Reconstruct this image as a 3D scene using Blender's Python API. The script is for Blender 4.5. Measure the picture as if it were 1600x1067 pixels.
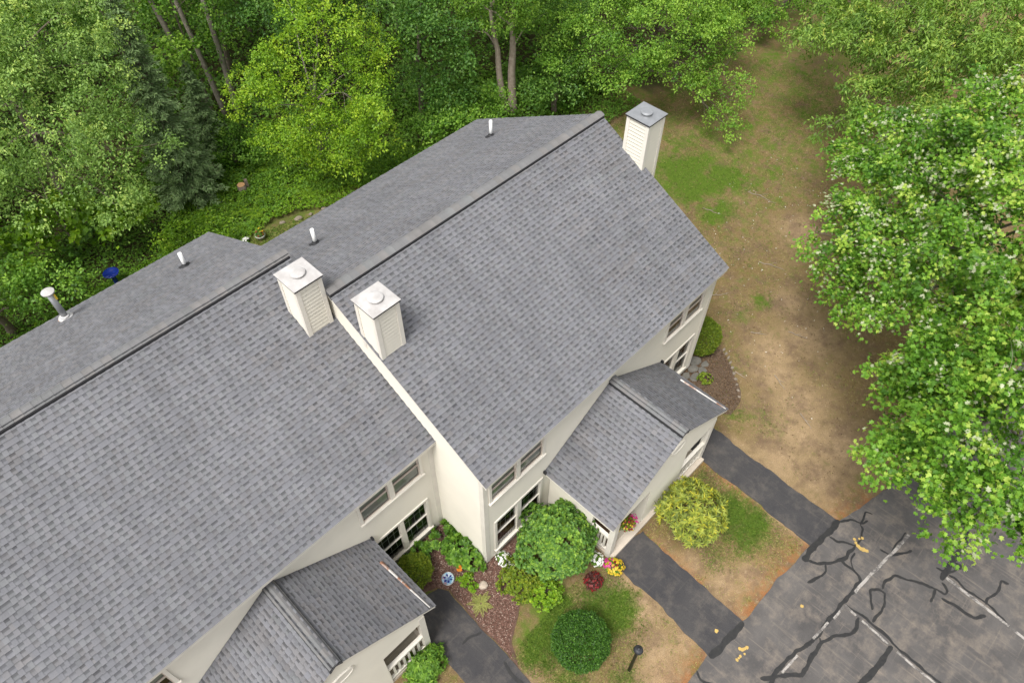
import bpy, math, random
import numpy as np
from mathutils import Vector, Matrix

for o in list(bpy.data.objects): bpy.data.objects.remove(o)
scene = bpy.context.scene
col = scene.collection
R = math.radians
random.seed(11)
rng = np.random.default_rng(11)

# ------------------------------------------------------------------ camera
CAM_LOC = (-5.511, -11.545, 21.136)
YAW, PITCH, ROLL = R(-46.136), R(51.388), R(0.457)
cam = bpy.data.cameras.new('camera'); camo = bpy.data.objects.new('camera', cam); col.objects.link(camo)
_h = Vector((-math.sin(YAW), math.cos(YAW), 0))
_f = _h * math.cos(PITCH) - Vector((0, 0, math.sin(PITCH)))
_r = _f.cross(Vector((0, 0, 1))).normalized(); _u = _r.cross(_f)
_r2 = _r * math.cos(ROLL) + _u * math.sin(ROLL); _u2 = -_r * math.sin(ROLL) + _u * math.cos(ROLL)
_m = Matrix((( _r2.x, _u2.x, -_f.x, CAM_LOC[0]), (_r2.y, _u2.y, -_f.y, CAM_LOC[1]), (_r2.z, _u2.z, -_f.z, CAM_LOC[2]), (0, 0, 0, 1)))
camo.matrix_world = _m
cam.sensor_width = 36.0; cam.lens = 1146.67 / 1600 * 36.0
cam.clip_start = 0.2; cam.clip_end = 1500
scene.camera = camo

# ------------------------------------------------------------------ sky, sun, exposure
SUN_TO = Vector((-0.48, -0.10, 0.95)).normalized()         # direction towards the hazy sun
world = bpy.data.worlds.new('World'); scene.world = world; world.use_nodes = True
wn = world.node_tree.nodes; wl = world.node_tree.links
bg = wn['Background']; sky = wn.new('ShaderNodeTexSky'); sky.sky_type = 'NISHITA'; sky.sun_disc = False
sky.sun_elevation = math.asin(SUN_TO.z); sky.sun_rotation = math.atan2(SUN_TO.x, SUN_TO.y)
sky.dust_density = 3.0; sky.air_density = 1.0; sky.ozone_density = 1.0
hsv = wn.new('ShaderNodeHueSaturation'); hsv.inputs['Saturation'].default_value = 0.12
wl.new(sky.outputs[0], hsv.inputs['Color']); wl.new(hsv.outputs[0], bg.inputs['Color'])
bg.inputs['Strength'].default_value = 0.10
sun = bpy.data.lights.new('sun', 'SUN'); suno = bpy.data.objects.new('sun', sun); col.objects.link(suno)
sun.energy = 1.5; sun.angle = R(18); sun.color = (1.0, 0.97, 0.925)
suno.rotation_euler = (-SUN_TO).to_track_quat('-Z', 'Y').to_euler(); suno.location = (-20, -10, 40)
vs = scene.view_settings
vs.view_transform = 'Standard'; vs.look = 'None'; vs.gamma = 1.0; vs.use_curve_mapping = False
vs.exposure = 1.32
scene.render.resolution_x = 1024; scene.render.resolution_y = 682
scene.render.engine = 'CYCLES'

# ------------------------------------------------------------------ materials
def _nt(name):
    m = bpy.data.materials.new(name); m.use_nodes = True
    nt = m.node_tree; b = nt.nodes['Principled BSDF']
    return m, nt, b
def noise(nt, scale, detail=4, rough=0.55, vec=None, w=None):
    n = nt.nodes.new('ShaderNodeTexNoise'); n.inputs['Scale'].default_value = scale
    n.inputs['Detail'].default_value = detail; n.inputs['Roughness'].default_value = rough
    if vec is not None: nt.links.new(vec, n.inputs['Vector'])
    return n.outputs['Fac']
def pos(nt, scale=None):
    g = nt.nodes.new('ShaderNodeNewGeometry')
    if scale is None: return g.outputs['Position']
    mp = nt.nodes.new('ShaderNodeMapping'); mp.inputs['Scale'].default_value = scale[0]
    mp.inputs['Rotation'].default_value = scale[1]
    nt.links.new(g.outputs['Position'], mp.inputs['Vector']); return mp.outputs[0]
def ramp(nt, fac, stops):
    r = nt.nodes.new('ShaderNodeValToRGB')
    e = r.color_ramp.elements
    while len(e) < len(stops): e.new(0.5)
    for i, (p, c) in enumerate(stops):
        e[i].position = p; e[i].color = (c, c, c, 1) if isinstance(c, (int, float)) else (*c, 1)
    nt.links.new(fac, r.inputs[0]); return r.outputs[0]
def mix(nt, fac, a, b, mode='MIX'):
    n = nt.nodes.new('ShaderNodeMix'); n.data_type = 'RGBA'; n.blend_type = mode
    for sock, v in ((n.inputs[0], fac), (n.inputs[6], a), (n.inputs[7], b)):
        if isinstance(v, bpy.types.NodeSocket): nt.links.new(v, sock)
        elif isinstance(v, (int, float)):
            sock.default_value = v if sock == n.inputs[0] else (v, v, v, 1)
        else: sock.default_value = (*v, 1)
    return n.outputs[2]
def mth(nt, op, a, b=0.0):
    n = nt.nodes.new('ShaderNodeMath'); n.operation = op
    for i, v in enumerate((a, b)):
        if isinstance(v, bpy.types.NodeSocket): nt.links.new(v, n.inputs[i])
        else: n.inputs[i].default_value = v
    return n.outputs[0]
def bump(nt, b, h, strength, dist=0.02):
    n = nt.nodes.new('ShaderNodeBump'); n.inputs['Strength'].default_value = strength; n.inputs['Distance'].default_value = dist
    nt.links.new(h, n.inputs['Height']); nt.links.new(n.outputs[0], b.inputs['Normal'])
def attr(nt, name):
    a = nt.nodes.new('ShaderNodeAttribute'); a.attribute_name = name; return a
def mat(name, c1, c2=None, scale=6.0, rough=0.7, spec=0.3, metal=0.0, bmp=0.0, bscale=None, detail=5):
    m, nt, b = _nt(name)
    b.inputs['Roughness'].default_value = rough; b.inputs['Metallic'].default_value = metal
    b.inputs['Specular IOR Level'].default_value = spec
    p = pos(nt)
    if c2 is None: c2 = tuple(x * 0.86 for x in c1)
    f = ramp(nt, noise(nt, scale, detail, 0.6, p), [(0.3, 0.0), (0.7, 1.0)])
    nt.links.new(mix(nt, f, c1, c2), b.inputs['Base Color'])
    if bmp: bump(nt, b, noise(nt, bscale or scale * 8, 4, 0.6, p), bmp)
    return m

MT = {}
MT['trim'] = mat('white_trim_paint', (0.73, 0.69, 0.61), (0.65, 0.61, 0.54), 2.5, 0.5)
MT['siding'] = mat('cream_siding', (0.70, 0.66, 0.565), (0.645, 0.61, 0.525), 1.1, 0.55, bmp=0.05, bscale=40)
MT['foundation'] = mat('grey_foundation', (0.42, 0.40, 0.36), (0.30, 0.28, 0.25), 3, 0.9)
MT['dark'] = mat('dark_interior', (0.03, 0.03, 0.028), (0.015, 0.015, 0.014), 2, 0.9)
MT['darkedge'] = mat('black_vent_edge', (0.025, 0.025, 0.027), None, 4, 0.8)
MT['blind'] = mat('pale_blind_slat', (0.62, 0.58, 0.52), (0.50, 0.46, 0.41), 3, 0.7)
MT['vinyl'] = mat('beige_vinyl', (0.55, 0.47, 0.40), (0.48, 0.41, 0.35), 3, 0.6)
MT['capmetal'] = mat('white_cap_metal', (0.50, 0.49, 0.48), (0.33, 0.31, 0.295), 2.6, 0.45, 0.4, 0.0)
MT['galv'] = mat('galvanised_metal', (0.46, 0.47, 0.48), (0.36, 0.37, 0.38), 4, 0.38, 0.5, 0.75)
MT['pvc'] = mat('white_pvc', (0.80, 0.80, 0.79), (0.72, 0.72, 0.70), 6, 0.4)
MT['rubber'] = mat('black_rubber', (0.03, 0.03, 0.032), None, 8, 0.6)
MT['yellowtag'] = mat('yellow_tag', (0.7, 0.5, 0.05), None, 8, 0.5)
MT['door'] = mat('dark_green_door', (0.02, 0.045, 0.035), (0.015, 0.035, 0.028), 3, 0.4)
MT['floor'] = mat('porch_floor_paint', (0.42, 0.37, 0.30), (0.33, 0.29, 0.23), 4, 0.8)
MT['slab'] = mat('pale_concrete', (0.55, 0.48, 0.40), (0.46, 0.40, 0.33), 3, 0.9, bmp=0.1)
MT['brownbox'] = mat('brown_rough_board', (0.10, 0.055, 0.028), (0.065, 0.036, 0.02), 9, 0.85)
MT['black'] = mat('black_lamp_metal', (0.028, 0.029, 0.033), (0.02, 0.02, 0.024), 6, 0.38, 0.5)
MT['blueglaze'] = mat('cobalt_glaze', (0.008, 0.022, 0.19), (0.006, 0.016, 0.12), 6, 0.12, 0.6)
MT['terracotta'] = mat('grey_pot', (0.42, 0.40, 0.38), (0.32, 0.30, 0.28), 8, 0.8)
MT['stone'] = mat('tan_stone', (0.46, 0.38, 0.30), (0.32, 0.27, 0.22), 7, 0.9, bmp=0.3, bscale=30)
MT['dullstone'] = mat('weathered_stone', (0.27, 0.225, 0.175), (0.15, 0.125, 0.10), 6, 0.95, bmp=0.3, bscale=30)
MT['greystone'] = mat('grey_flagstone', (0.17, 0.16, 0.14), (0.09, 0.085, 0.075), 5, 0.9, bmp=0.3, bscale=25)
MT['bark'] = mat('grey_brown_bark', (0.20, 0.16, 0.125), (0.095, 0.075, 0.058), 9, 0.9, bmp=0.5, bscale=30)
MT['palebark'] = mat('pale_bark', (0.27, 0.235, 0.195), (0.135, 0.115, 0.09), 6, 0.9, bmp=0.4, bscale=26)
MT['greybark'] = mat('tall_trunk_bark', (0.26, 0.23, 0.19), (0.13, 0.11, 0.09), 7, 0.9, bmp=0.4, bscale=26)  # grey-brown bark of the tall bare trunks, same tone all round
MT['twinbark'] = mat('pale_twin_bark', (0.40, 0.33, 0.27), (0.24, 0.19, 0.15), 6, 0.9, bmp=0.4, bscale=26)
MT['cutwood'] = mat('cut_wood', (0.46, 0.27, 0.13), (0.34, 0.19, 0.09), 14, 0.8)
MT['twig'] = mat('dry_twig', (0.33, 0.27, 0.21), (0.22, 0.18, 0.14), 12, 0.9)
def paintmat():
    m, nt, b = _nt('flaking_white_paint'); p = pos(nt)
    f = ramp(nt, mth(nt, 'ADD', mth(nt, 'MULTIPLY', noise(nt, 2.2, 4, .6, p), .55), mth(nt, 'MULTIPLY', noise(nt, 22, 6, .75, p), .5)), [(0.47, 0.0), (0.56, 1.0)])
    nt.links.new(mix(nt, f, (0.095, 0.087, 0.082), (0.33, 0.305, 0.28)), b.inputs['Base Color']); b.inputs['Roughness'].default_value = .85; return m
MT['whiteline'] = paintmat()
_old = mat('worn_white_paint', (0.60, 0.56, 0.51), (0.13, 0.115, 0.105), 7, 0.8, detail=10)
MT['yellowpaint'] = mat('yellow_marking_paint', (0.50, 0.34, 0.10), (0.36, 0.25, 0.09), 14, 0.8)
MT['tar'] = mat('black_crack_tar', (0.017, 0.017, 0.018), (0.030, 0.029, 0.028), 10, 0.6)

def rusty():
    m, nt, b = _nt('white_metal_with_rust')
    f = ramp(nt, noise(nt, 2.1, 5, 0.6, pos(nt)), [(0.52, 0.0), (0.60, 1.0)])
    nt.links.new(mix(nt, f, (0.44, 0.42, 0.40), (0.22, 0.10, 0.055)), b.inputs['Base Color'])
    b.inputs['Roughness'].default_value = 0.5; return m
MT['rusty'] = rusty()

def shingle_mat(name, base, dark):
    m, nt, b = _nt(name)
    a = attr(nt, 'Col'); s = nt.nodes.new('ShaderNodeSeparateColor'); nt.links.new(a.outputs['Color'], s.inputs[0])
    p = pos(nt)
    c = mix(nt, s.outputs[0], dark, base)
    # granule blend: tabs lean to warm or cool grey
    tint = ramp(nt, s.outputs[1], [(0.0, (1.02, 0.985, 0.97)), (0.25, (1.0, 0.99, 0.985)), (0.6, (0.98, 0.995, 1.04)), (1.0, (0.97, 1.0, 0.985))])
    c = mix(nt, 1.0, c, tint, 'MULTIPLY')
    oi = nt.nodes.new('ShaderNodeObjectInfo')
    weather = ramp(nt, noise(nt, 0.5, 5, 0.6, p), [(0.25, 0.90), (0.75, 1.08)])
    c = mix(nt, 1.0, c, weather, 'MULTIPLY')
    c = mix(nt, 1.0, c, ramp(nt, noise(nt, 1.0, 5, 0.65, pos(nt, ((3.2, .45, .45), (0, 0, 0)))), [(0.3, 0.88), (0.7, 1.09)]), 'MULTIPLY')
    gr = ramp(nt, noise(nt, 150, 3, 0.7, p), [(0.25, 0.74), (0.75, 1.26)])
    c = mix(nt, 1.0, c, gr, 'MULTIPLY')
    nt.links.new(c, b.inputs['Base Color']); b.inputs['Roughness'].default_value = 0.92
    b.inputs['Specular IOR Level'].default_value = 0.15
    bump(nt, b, noise(nt, 220, 3, 0.7, p), 0.25, 0.004)
    return m
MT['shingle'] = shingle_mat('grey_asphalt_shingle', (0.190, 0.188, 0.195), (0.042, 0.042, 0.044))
MT['ridge'] = shingle_mat('grey_ridge_shingle', (0.178, 0.176, 0.174), (0.05, 0.049, 0.048))

def glass():
    m, nt, b = _nt('window_glass'); out = nt.nodes['Material Output']
    g = nt.nodes.new('ShaderNodeBsdfGlossy'); g.inputs['Roughness'].default_value = 0.02
    t = nt.nodes.new('ShaderNodeBsdfTransparent'); t.inputs['Color'].default_value = (0.72, 0.78, 0.76, 1)
    f = nt.nodes.new('ShaderNodeFresnel'); f.inputs['IOR'].default_value = 1.5
    mx = nt.nodes.new('ShaderNodeMixShader')
    nt.links.new(f.outputs[0], mx.inputs[0]); nt.links.new(t.outputs[0], mx.inputs[1]); nt.links.new(g.outputs[0], mx.inputs[2])
    nt.links.new(mx.outputs[0], out.inputs[0]); return m
MT['glass'] = glass()

def leaf_mat(name, stops, trans=0.42, rough=0.5, spec=0.35):
    m, nt, b = _nt(name); out = nt.nodes['Material Output']
    a = attr(nt, 'tone')
    c = ramp(nt, a.outputs['Fac'], stops)
    c = mix(nt, 1.0, c, ramp(nt, noise(nt, 9, 2, 0.5, pos(nt)), [(0.3, 0.85), (0.7, 1.12)]), 'MULTIPLY')
    nt.links.new(c, b.inputs['Base Color']); b.inputs['Roughness'].default_value = rough
    b.inputs['Specular IOR Level'].default_value = spec
    t = nt.nodes.new('ShaderNodeBsdfTranslucent'); nt.links.new(mix(nt, 1.0, c, (1.15, 1.15, 0.6), 'MULTIPLY'), t.inputs['Color'])
    mx = nt.nodes.new('ShaderNodeMixShader'); mx.inputs[0].default_value = trans
    nt.links.new(b.outputs[0], mx.inputs[1]); nt.links.new(t.outputs[0], mx.inputs[2]); nt.links.new(mx.outputs[0], out.inputs[0])
    return m
LF = {}
LF['silver'] = leaf_mat('grey_green_leaf', [(0.0, (0.110, 0.201, 0.041)), (0.5, (0.201, 0.336, 0.070)), (0.85, (0.329, 0.479, 0.116)), (1.0, (0.454, 0.571, 0.134))])
LF['lime'] = leaf_mat('yellow_green_leaf', [(0.0, (0.101, 0.208, 0.013)), (0.5, (0.208, 0.374, 0.021)), (1.0, (0.376, 0.512, 0.034))])
LF['mid'] = leaf_mat('mid_green_leaf', [(0.0, (0.068, 0.165, 0.019)), (0.5, (0.155, 0.308, 0.033)), (1.0, (0.318, 0.495, 0.065))])
LF['dark'] = leaf_mat('deep_green_leaf', [(0.0, (0.039, 0.112, 0.019)), (0.5, (0.091, 0.203, 0.032)), (1.0, (0.184, 0.324, 0.051))])
LF['oak'] = leaf_mat('oak_leaf', [(0.0, (0.087, 0.171, 0.026)), (0.5, (0.176, 0.306, 0.045)), (0.95, (0.317, 0.454, 0.077)), (1.0, (0.413, 0.458, 0.089))])
LF['maple'] = leaf_mat('maple_leaf', [(0.0, (0.053, 0.141, 0.015)), (0.45, (0.125, 0.282, 0.026)), (0.80, (0.253, 0.435, 0.047)), (0.90, (0.402, 0.531, 0.084)), (0.93, (0.42, 0.48, 0.28)), (1.0, (0.56, 0.58, 0.40))])
LF['spruce'] = leaf_mat('spruce_needle', [(0.0, (0.113, 0.188, 0.075)), (0.5, (0.200, 0.307, 0.124)), (1.0, (0.347, 0.480, 0.206))], 0.2, 0.6)
LF['yew'] = leaf_mat('clipped_yew_leaf', [(0.0, (0.018, 0.060, 0.008)), (0.4, (0.050, 0.135, 0.014)), (0.75, (0.085, 0.205, 0.022)), (1.0, (0.16, 0.30, 0.04))], 0.30)
LF['viburnum'] = leaf_mat('viburnum_leaf', [(0.0, (0.070, 0.155, 0.032)), (0.5, (0.132, 0.279, 0.047)), (1.0, (0.310, 0.481, 0.062))])
LF['rhodo'] = leaf_mat('yellowing_rhododendron_leaf', [(0.0, (0.113, 0.150, 0.030)), (0.45, (0.277, 0.346, 0.059)), (0.85, (0.480, 0.510, 0.080)), (1.0, (0.600, 0.540, 0.043))])
LF['olive'] = leaf_mat('olive_leaf', [(0.0, (0.075, 0.135, 0.012)), (0.5, (0.178, 0.263, 0.020)), (1.0, (0.338, 0.372, 0.032))])
LF['grass'] = leaf_mat('grass_blade', [(0.0, (0.068, 0.129, 0.020)), (0.45, (0.131, 0.216, 0.030)), (0.6, (0.220, 0.245, 0.056)), (1.0, (0.413, 0.338, 0.147))], 0.3, 0.7, 0.2)
LF['fernpale'] = leaf_mat('pale_fern', [(0.0, (0.24, 0.27, 0.06)), (1.0, (0.46, 0.46, 0.15))])
LF['red'] = leaf_mat('red_petal', [(0.0, (0.10, 0.008, 0.010)), (1.0, (0.30, 0.02, 0.02))], 0.2)
LF['wine'] = leaf_mat('wine_leaf', [(0.0, (0.05, 0.015, 0.015)), (1.0, (0.13, 0.04, 0.025))], 0.2)
LF['yellow'] = leaf_mat('yellow_petal', [(0.0, (0.46, 0.30, 0.01)), (1.0, (0.66, 0.48, 0.04))], 0.2)
LF['pink'] = leaf_mat('magenta_petal', [(0.0, (0.34, 0.02, 0.13)), (1.0, (0.60, 0.07, 0.28))], 0.2)
LF['orange'] = leaf_mat('orange_petal', [(0.0, (0.65, 0.15, 0.01)), (1.0, (0.85, 0.28, 0.04))], 0.2)
LF['white'] = leaf_mat('white_petal', [(0.0, (0.68, 0.68, 0.64)), (1.0, (0.85, 0.84, 0.82))], 0.2)
LF['chip'] = leaf_mat('bark_chip', [(0.0, (0.055, 0.028, 0.022)), (0.5, (0.14, 0.072, 0.055)), (0.9, (0.26, 0.16, 0.125)), (1.0, (0.42, 0.33, 0.27))], 0.0, 0.9, 0.1)
LF['litter'] = leaf_mat('dead_leaf', [(0.0, (0.045, 0.028, 0.016)), (0.6, (0.12, 0.075, 0.042)), (1.0, (0.24, 0.16, 0.095))], 0.1, 0.9, 0.1)

def ground_mat():
    m, nt, b = _nt('dry_lawn_soil'); p = pos(nt)
    g = attr(nt, 'grass').outputs['Fac']; w = attr(nt, 'woods').outputs['Fac']; rb = attr(nt, 'rust').outputs['Fac']; sd = attr(nt, 'sand').outputs['Fac']
    n1 = noise(nt, 0.55, 6, 0.6, p); n2 = noise(nt, 3.2, 6, 0.65, p); n3 = noise(nt, 38, 4, 0.7, p)
    soil = mix(nt, ramp(nt, n1, [(0.36, 0.0), (0.64, 1.0)]), (0.150, 0.102, 0.046), (0.192, 0.135, 0.068))
    soil = mix(nt, ramp(nt, n2, [(0.35, 0.0), (0.75, 0.7)]), soil, (0.140, 0.118, 0.044))
    soil = mix(nt, sd, soil, mix(nt, ramp(nt, n2, [(0.3, 0.0), (0.7, 1.0)]), (0.34, 0.243, 0.140), (0.24, 0.168, 0.096)))
    soil = mix(nt, mth(nt, 'MULTIPLY', rb, ramp(nt, noise(nt, 5, 5, 0.6, p), [(0.35, 0.1), (0.6, 1.0)])), soil, (0.26, 0.105, 0.040))
    soil = mix(nt, ramp(nt, noise(nt, 1.3, 6, 0.7, p), [(0.46, 0.0), (0.66, 0.75)]), soil, (0.125, 0.082, 0.056))
    soil = mix(nt, ramp(nt, noise(nt, 7.5, 5, 0.7, p), [(0.55, 0.0), (0.72, 0.6)]), soil, (0.36, 0.265, 0.165))
    gm = mth(nt, 'ADD', g, mth(nt, 'MULTIPLY', mth(nt, 'SUBTRACT', n2, 0.5), 1.3))
    gmask = ramp(nt, gm, [(0.25, 0.0), (0.72, 0.95)])
    green = mix(nt, n3, (0.045, 0.098, 0.010), (0.105, 0.155, 0.020))
    c = mix(nt, gmask, soil, green)
    forest = mix(nt, n2, (0.035, 0.040, 0.014), (0.085, 0.068, 0.036))
    c = mix(nt, w, c, forest)
    c = mix(nt, 1.0, c, ramp(nt, n3, [(0.25, 0.55), (0.75, 1.42)]), 'MULTIPLY')
    nt.links.new(c, b.inputs['Base Color']); b.inputs['Roughness'].default_value = 1.0; b.inputs['Specular IOR Level'].default_value = 0.05
    bump(nt, b, noise(nt, 26, 5, 0.7, p), 0.5, 0.03); return m
MT['ground'] = ground_mat()

def asphalt_mat(name, a, b_, stain, stain_amt, scratch):
    m, nt, b = _nt(name); p = pos(nt)
    c = mix(nt, ramp(nt, noise(nt, 0.8, 6, 0.65, p), [(0.35, 0.0), (0.65, 1.0)]), a, b_)
    c = mix(nt, ramp(nt, noise(nt, 1.7, 7, 0.7, p), [(0.48, 0.0), (0.72, stain_amt)]), c, stain)
    st = noise(nt, 1.0, 6, 0.6, pos(nt, ((14, 0.7, 1), (0, 0, R(38)))))
    c = mix(nt, ramp(nt, st, [(0.56, 0.0), (0.72, scratch)]), c, stain)
    st2 = noise(nt, 1.0, 6, 0.6, pos(nt, ((0.6, 11, 1), (0, 0, R(12)))))
    c = mix(nt, ramp(nt, st2, [(0.60, 0.0), (0.74, scratch)]), c, stain)
    c = mix(nt, 1.0, c, ramp(nt, noise(nt, 90, 3, 0.8, p), [(0.25, 0.62), (0.75, 1.38)]), 'MULTIPLY')
    nt.links.new(c, b.inputs['Base Color']); b.inputs['Roughness'].default_value = 0.9; b.inputs['Specular IOR Level'].default_value = 0.2
    bump(nt, b, noise(nt, 110, 3, 0.8, p), 0.4, 0.006); return m
MT['lot'] = asphalt_mat('worn_parking_asphalt', (0.108, 0.100, 0.095), (0.068, 0.064, 0.063), (0.215, 0.180, 0.148), 0.75, 0.55)
MT['walk'] = asphalt_mat('dark_path_asphalt', (0.042, 0.041, 0.044), (0.060, 0.057, 0.057), (0.15, 0.13, 0.11), 0.45, 0.24)
MT['mulch'] = mat('red_brown_mulch', (0.135, 0.082, 0.062), (0.078, 0.049, 0.038), 16, 1.0, 0.05, bmp=0.6, bscale=40)
MT['darkmulch'] = mat('old_dark_mulch', (0.140, 0.098, 0.068), (0.080, 0.058, 0.043), 14, 1.0, 0.05, bmp=0.6, bscale=40)

def mosaic_mat(cx, cy):
    m, nt, b = _nt('blue_mosaic')
    s = nt.nodes.new('ShaderNodeTexVoronoi'); s.inputs['Scale'].default_value = 11; nt.links.new(pos(nt), s.inputs['Vector'])
    sep = nt.nodes.new('ShaderNodeSeparateColor'); nt.links.new(s.outputs['Color'], sep.inputs[0])
    c = ramp(nt, sep.outputs[0], [(0.0, (0.10, 0.26, 0.42)), (0.35, (0.22, 0.42, 0.55)), (0.55, (0.55, 0.60, 0.62)), (0.80, (0.05, 0.10, 0.24)), (1.0, (0.35, 0.18, 0.17))])
    nt.links.new(c, b.inputs['Base Color']); b.inputs['Roughness'].default_value = 0.4; return m

# ------------------------------------------------------------------ helpers
def rootloc(o):
    v = Vector((0, 0, 0))
    while o is not None: v += o.location; o = o.parent
    return v
def tag(o, label=None, cat=None, group=None, kind=None):
    if label: o['label'] = label
    if cat: o['category'] = cat
    if group: o['group'] = group
    if kind: o['kind'] = kind
    return o
def empty(name, loc, label, cat, group=None):
    o = bpy.data.objects.new(name, None); col.objects.link(o); o.location = loc; o.empty_display_size = 0.3
    return tag(o, label, cat, group)
def link(name, me, parent=None):
    o = bpy.data.objects.new(name, me); col.objects.link(o)
    if parent is not None: o.parent = parent
    return o

class MB:
    def __init__(s): s.v = []; s.f = []; s.c = []
    def add(s, vs_, fs_, c=None):
        n = len(s.v); s.v += [tuple(p) for p in vs_]; s.f += [tuple(i + n for i in q) for q in fs_]
        s.c += ([c] * len(vs_) if (c is None or isinstance(c, tuple)) else list(c)); return s
    def box(s, x0, x1, y0, y1, z0, z1):
        return s.add([(x0,y0,z0),(x1,y0,z0),(x1,y1,z0),(x0,y1,z0),(x0,y0,z1),(x1,y0,z1),(x1,y1,z1),(x0,y1,z1)],
                     [(3,2,1,0),(4,5,6,7),(0,1,5,4),(1,2,6,5),(2,3,7,6),(3,0,4,7)])
    def poly_prism(s, pts, d):            # polygon pts (3d) extruded by vector d
        n = len(pts); d = Vector(d); a = [Vector(p) for p in pts]
        return s.add(a + [p + d for p in a], [tuple(range(n))[::-1], tuple(range(n, 2*n))] + [(i, (i+1) % n, n + (i+1) % n, n + i) for i in range(n)])
    def tube(s, pts, rad, n=8, cap=True):
        pts = [Vector(p) for p in pts]
        if isinstance(rad, (int, float)): rad = [rad] * len(pts)
        rings = []; prev = None
        for i, p in enumerate(pts):
            t = (pts[min(i+1, len(pts)-1)] - pts[max(i-1, 0)])
            t = t.normalized() if t.length > 1e-9 else Vector((0, 0, 1))
            a = t.cross(Vector((0.31, 0.17, 0.93)) if abs(t.z) < 0.95 else Vector((1, 0, 0))) if prev is None else (prev - t * prev.dot(t))
            a.normalize(); prev = a; b = t.cross(a)
            rings.append([p + (a * math.cos(2*math.pi*k/n) + b * math.sin(2*math.pi*k/n)) * rad[i] for k in range(n)])
        vs_ = [q for r in rings for q in r]; fs_ = []
        for i in range(len(pts) - 1):
            for k in range(n): fs_.append((i*n+k, i*n+(k+1) % n, (i+1)*n+(k+1) % n, (i+1)*n+k))
        if cap: fs_ += [tuple(range(n))[::-1], tuple(range((len(pts)-1)*n, len(pts)*n))]
        return s.add(vs_, fs_)
    def lathe(s, prof, c, n=20):
        vs_ = []; fs_ = []
        for r, z in prof:
            for k in range(n): a = 2*math.pi*k/n; vs_.append((c[0]+r*math.cos(a), c[1]+r*math.sin(a), c[2]+z))
        for i in range(len(prof)-1):
            for k in range(n): fs_.append((i*n+k, i*n+(k+1) % n, (i+1)*n+(k+1) % n, (i+1)*n+k))
        fs_ += [tuple(range(n))[::-1], tuple(range((len(prof)-1)*n, len(prof)*n))]
        return s.add(vs_, fs_)
    def mesh(s, name, m, off=(0, 0, 0), smooth=False):
        me = bpy.data.meshes.new(name); ox, oy, oz = off
        me.from_pydata([(a-ox, b-oy, c-oz) for a, b, c in s.v], [], s.f)
        if m: me.materials.append(m)
        if any(c is not None for c in s.c):
            a = me.color_attributes.new('Col', 'FLOAT_COLOR', 'POINT')
            a.data.foreach_set('color', np.array([(c if c else (1, .5, 0)) + (1.0,) for c in s.c], np.float32).ravel())
        if smooth: me.polygons.foreach_set('use_smooth', [True] * len(me.polygons))
        me.update(); return me
    def build(s, name, m, parent=None, smooth=False):
        off = rootloc(parent) if parent is not None else (0, 0, 0)
        return link(name, s.mesh(name, m, off, smooth), parent)

def nrm(a): return a / np.maximum(np.linalg.norm(a, axis=-1, keepdims=True), 1e-9)
T_KITE = (np.array([(-0.5, 0, 0), (0.0, 0.5, 0.10), (0.5, 0, -0.05), (0.0, -0.5, 0.10)]), [(0, 3, 2), (0, 2, 1)])
_mp = [(-0.5, 0), (-0.28, 0.42), (0.0, 0.24), (0.16, 0.52), (0.22, 0.17), (0.55, 0.0), (0.22, -0.17), (0.16, -0.52), (0.0, -0.24), (-0.28, -0.42)]
T_MAPLE = (np.array([(a, b, 0.18 * abs(b) - 0.10 * max(0, a)) for a, b in _mp]), [(0, 2, 1), (0, 4, 2), (2, 4, 3), (0, 5, 4), (0, 6, 5), (0, 8, 6), (8, 7, 6), (0, 9, 8)])
T_LANCE = (np.array([(-0.5, 0, 0), (-0.1, 0.5, 0.06), (0.5, 0, -0.14), (-0.1, -0.5, 0.06)]), [(0, 3, 2), (0, 2, 1)])
T_BLADE = (np.array([(-0.5, 0.5, 0), (0.5, 0, 0), (-0.5, -0.5, 0)]), [(0, 2, 1)])

def leaf_arrays(C, D, N, L, W, T):
    D = nrm(D); N = nrm(N - D * (N * D).sum(-1, keepdims=True)); S = np.cross(N, D)
    P, F = T; k = len(P)
    L = np.broadcast_to(np.asarray(L, float), (len(C),)); W = np.broadcast_to(np.asarray(W, float), (len(C),))
    V = (C[:, None, :] + D[:, None, :] * (P[None, :, 0:1] * L[:, None, None]) + S[:, None, :] * (P[None, :, 1:2] * W[:, None, None])
         + N[:, None, :] * (P[None, :, 2:3] * L[:, None, None]))
    F = np.asarray(F); I = (np.arange(len(C)) * k)[:, None, None] + F[None]
    return V.reshape(-1, 3), I.reshape(-1, 3), k
def tri_mesh(name, V, I, tone, m):
    me = bpy.data.meshes.new(name); nv, nf = len(V), len(I)
    me.vertices.add(nv); me.vertices.foreach_set('co', np.ascontiguousarray(V, np.float32).ravel())
    me.loops.add(nf * 3); me.loops.foreach_set('vertex_index', np.ascontiguousarray(I, np.int32).ravel())
    me.polygons.add(nf); me.polygons.foreach_set('loop_start', np.arange(0, nf * 3, 3, dtype=np.int32))
    a = me.attributes.new('tone', 'FLOAT', 'POINT'); a.data.foreach_set('value', np.ascontiguousarray(tone, np.float32))
    me.materials.append(m); me.update(calc_edges=True); return me
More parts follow.
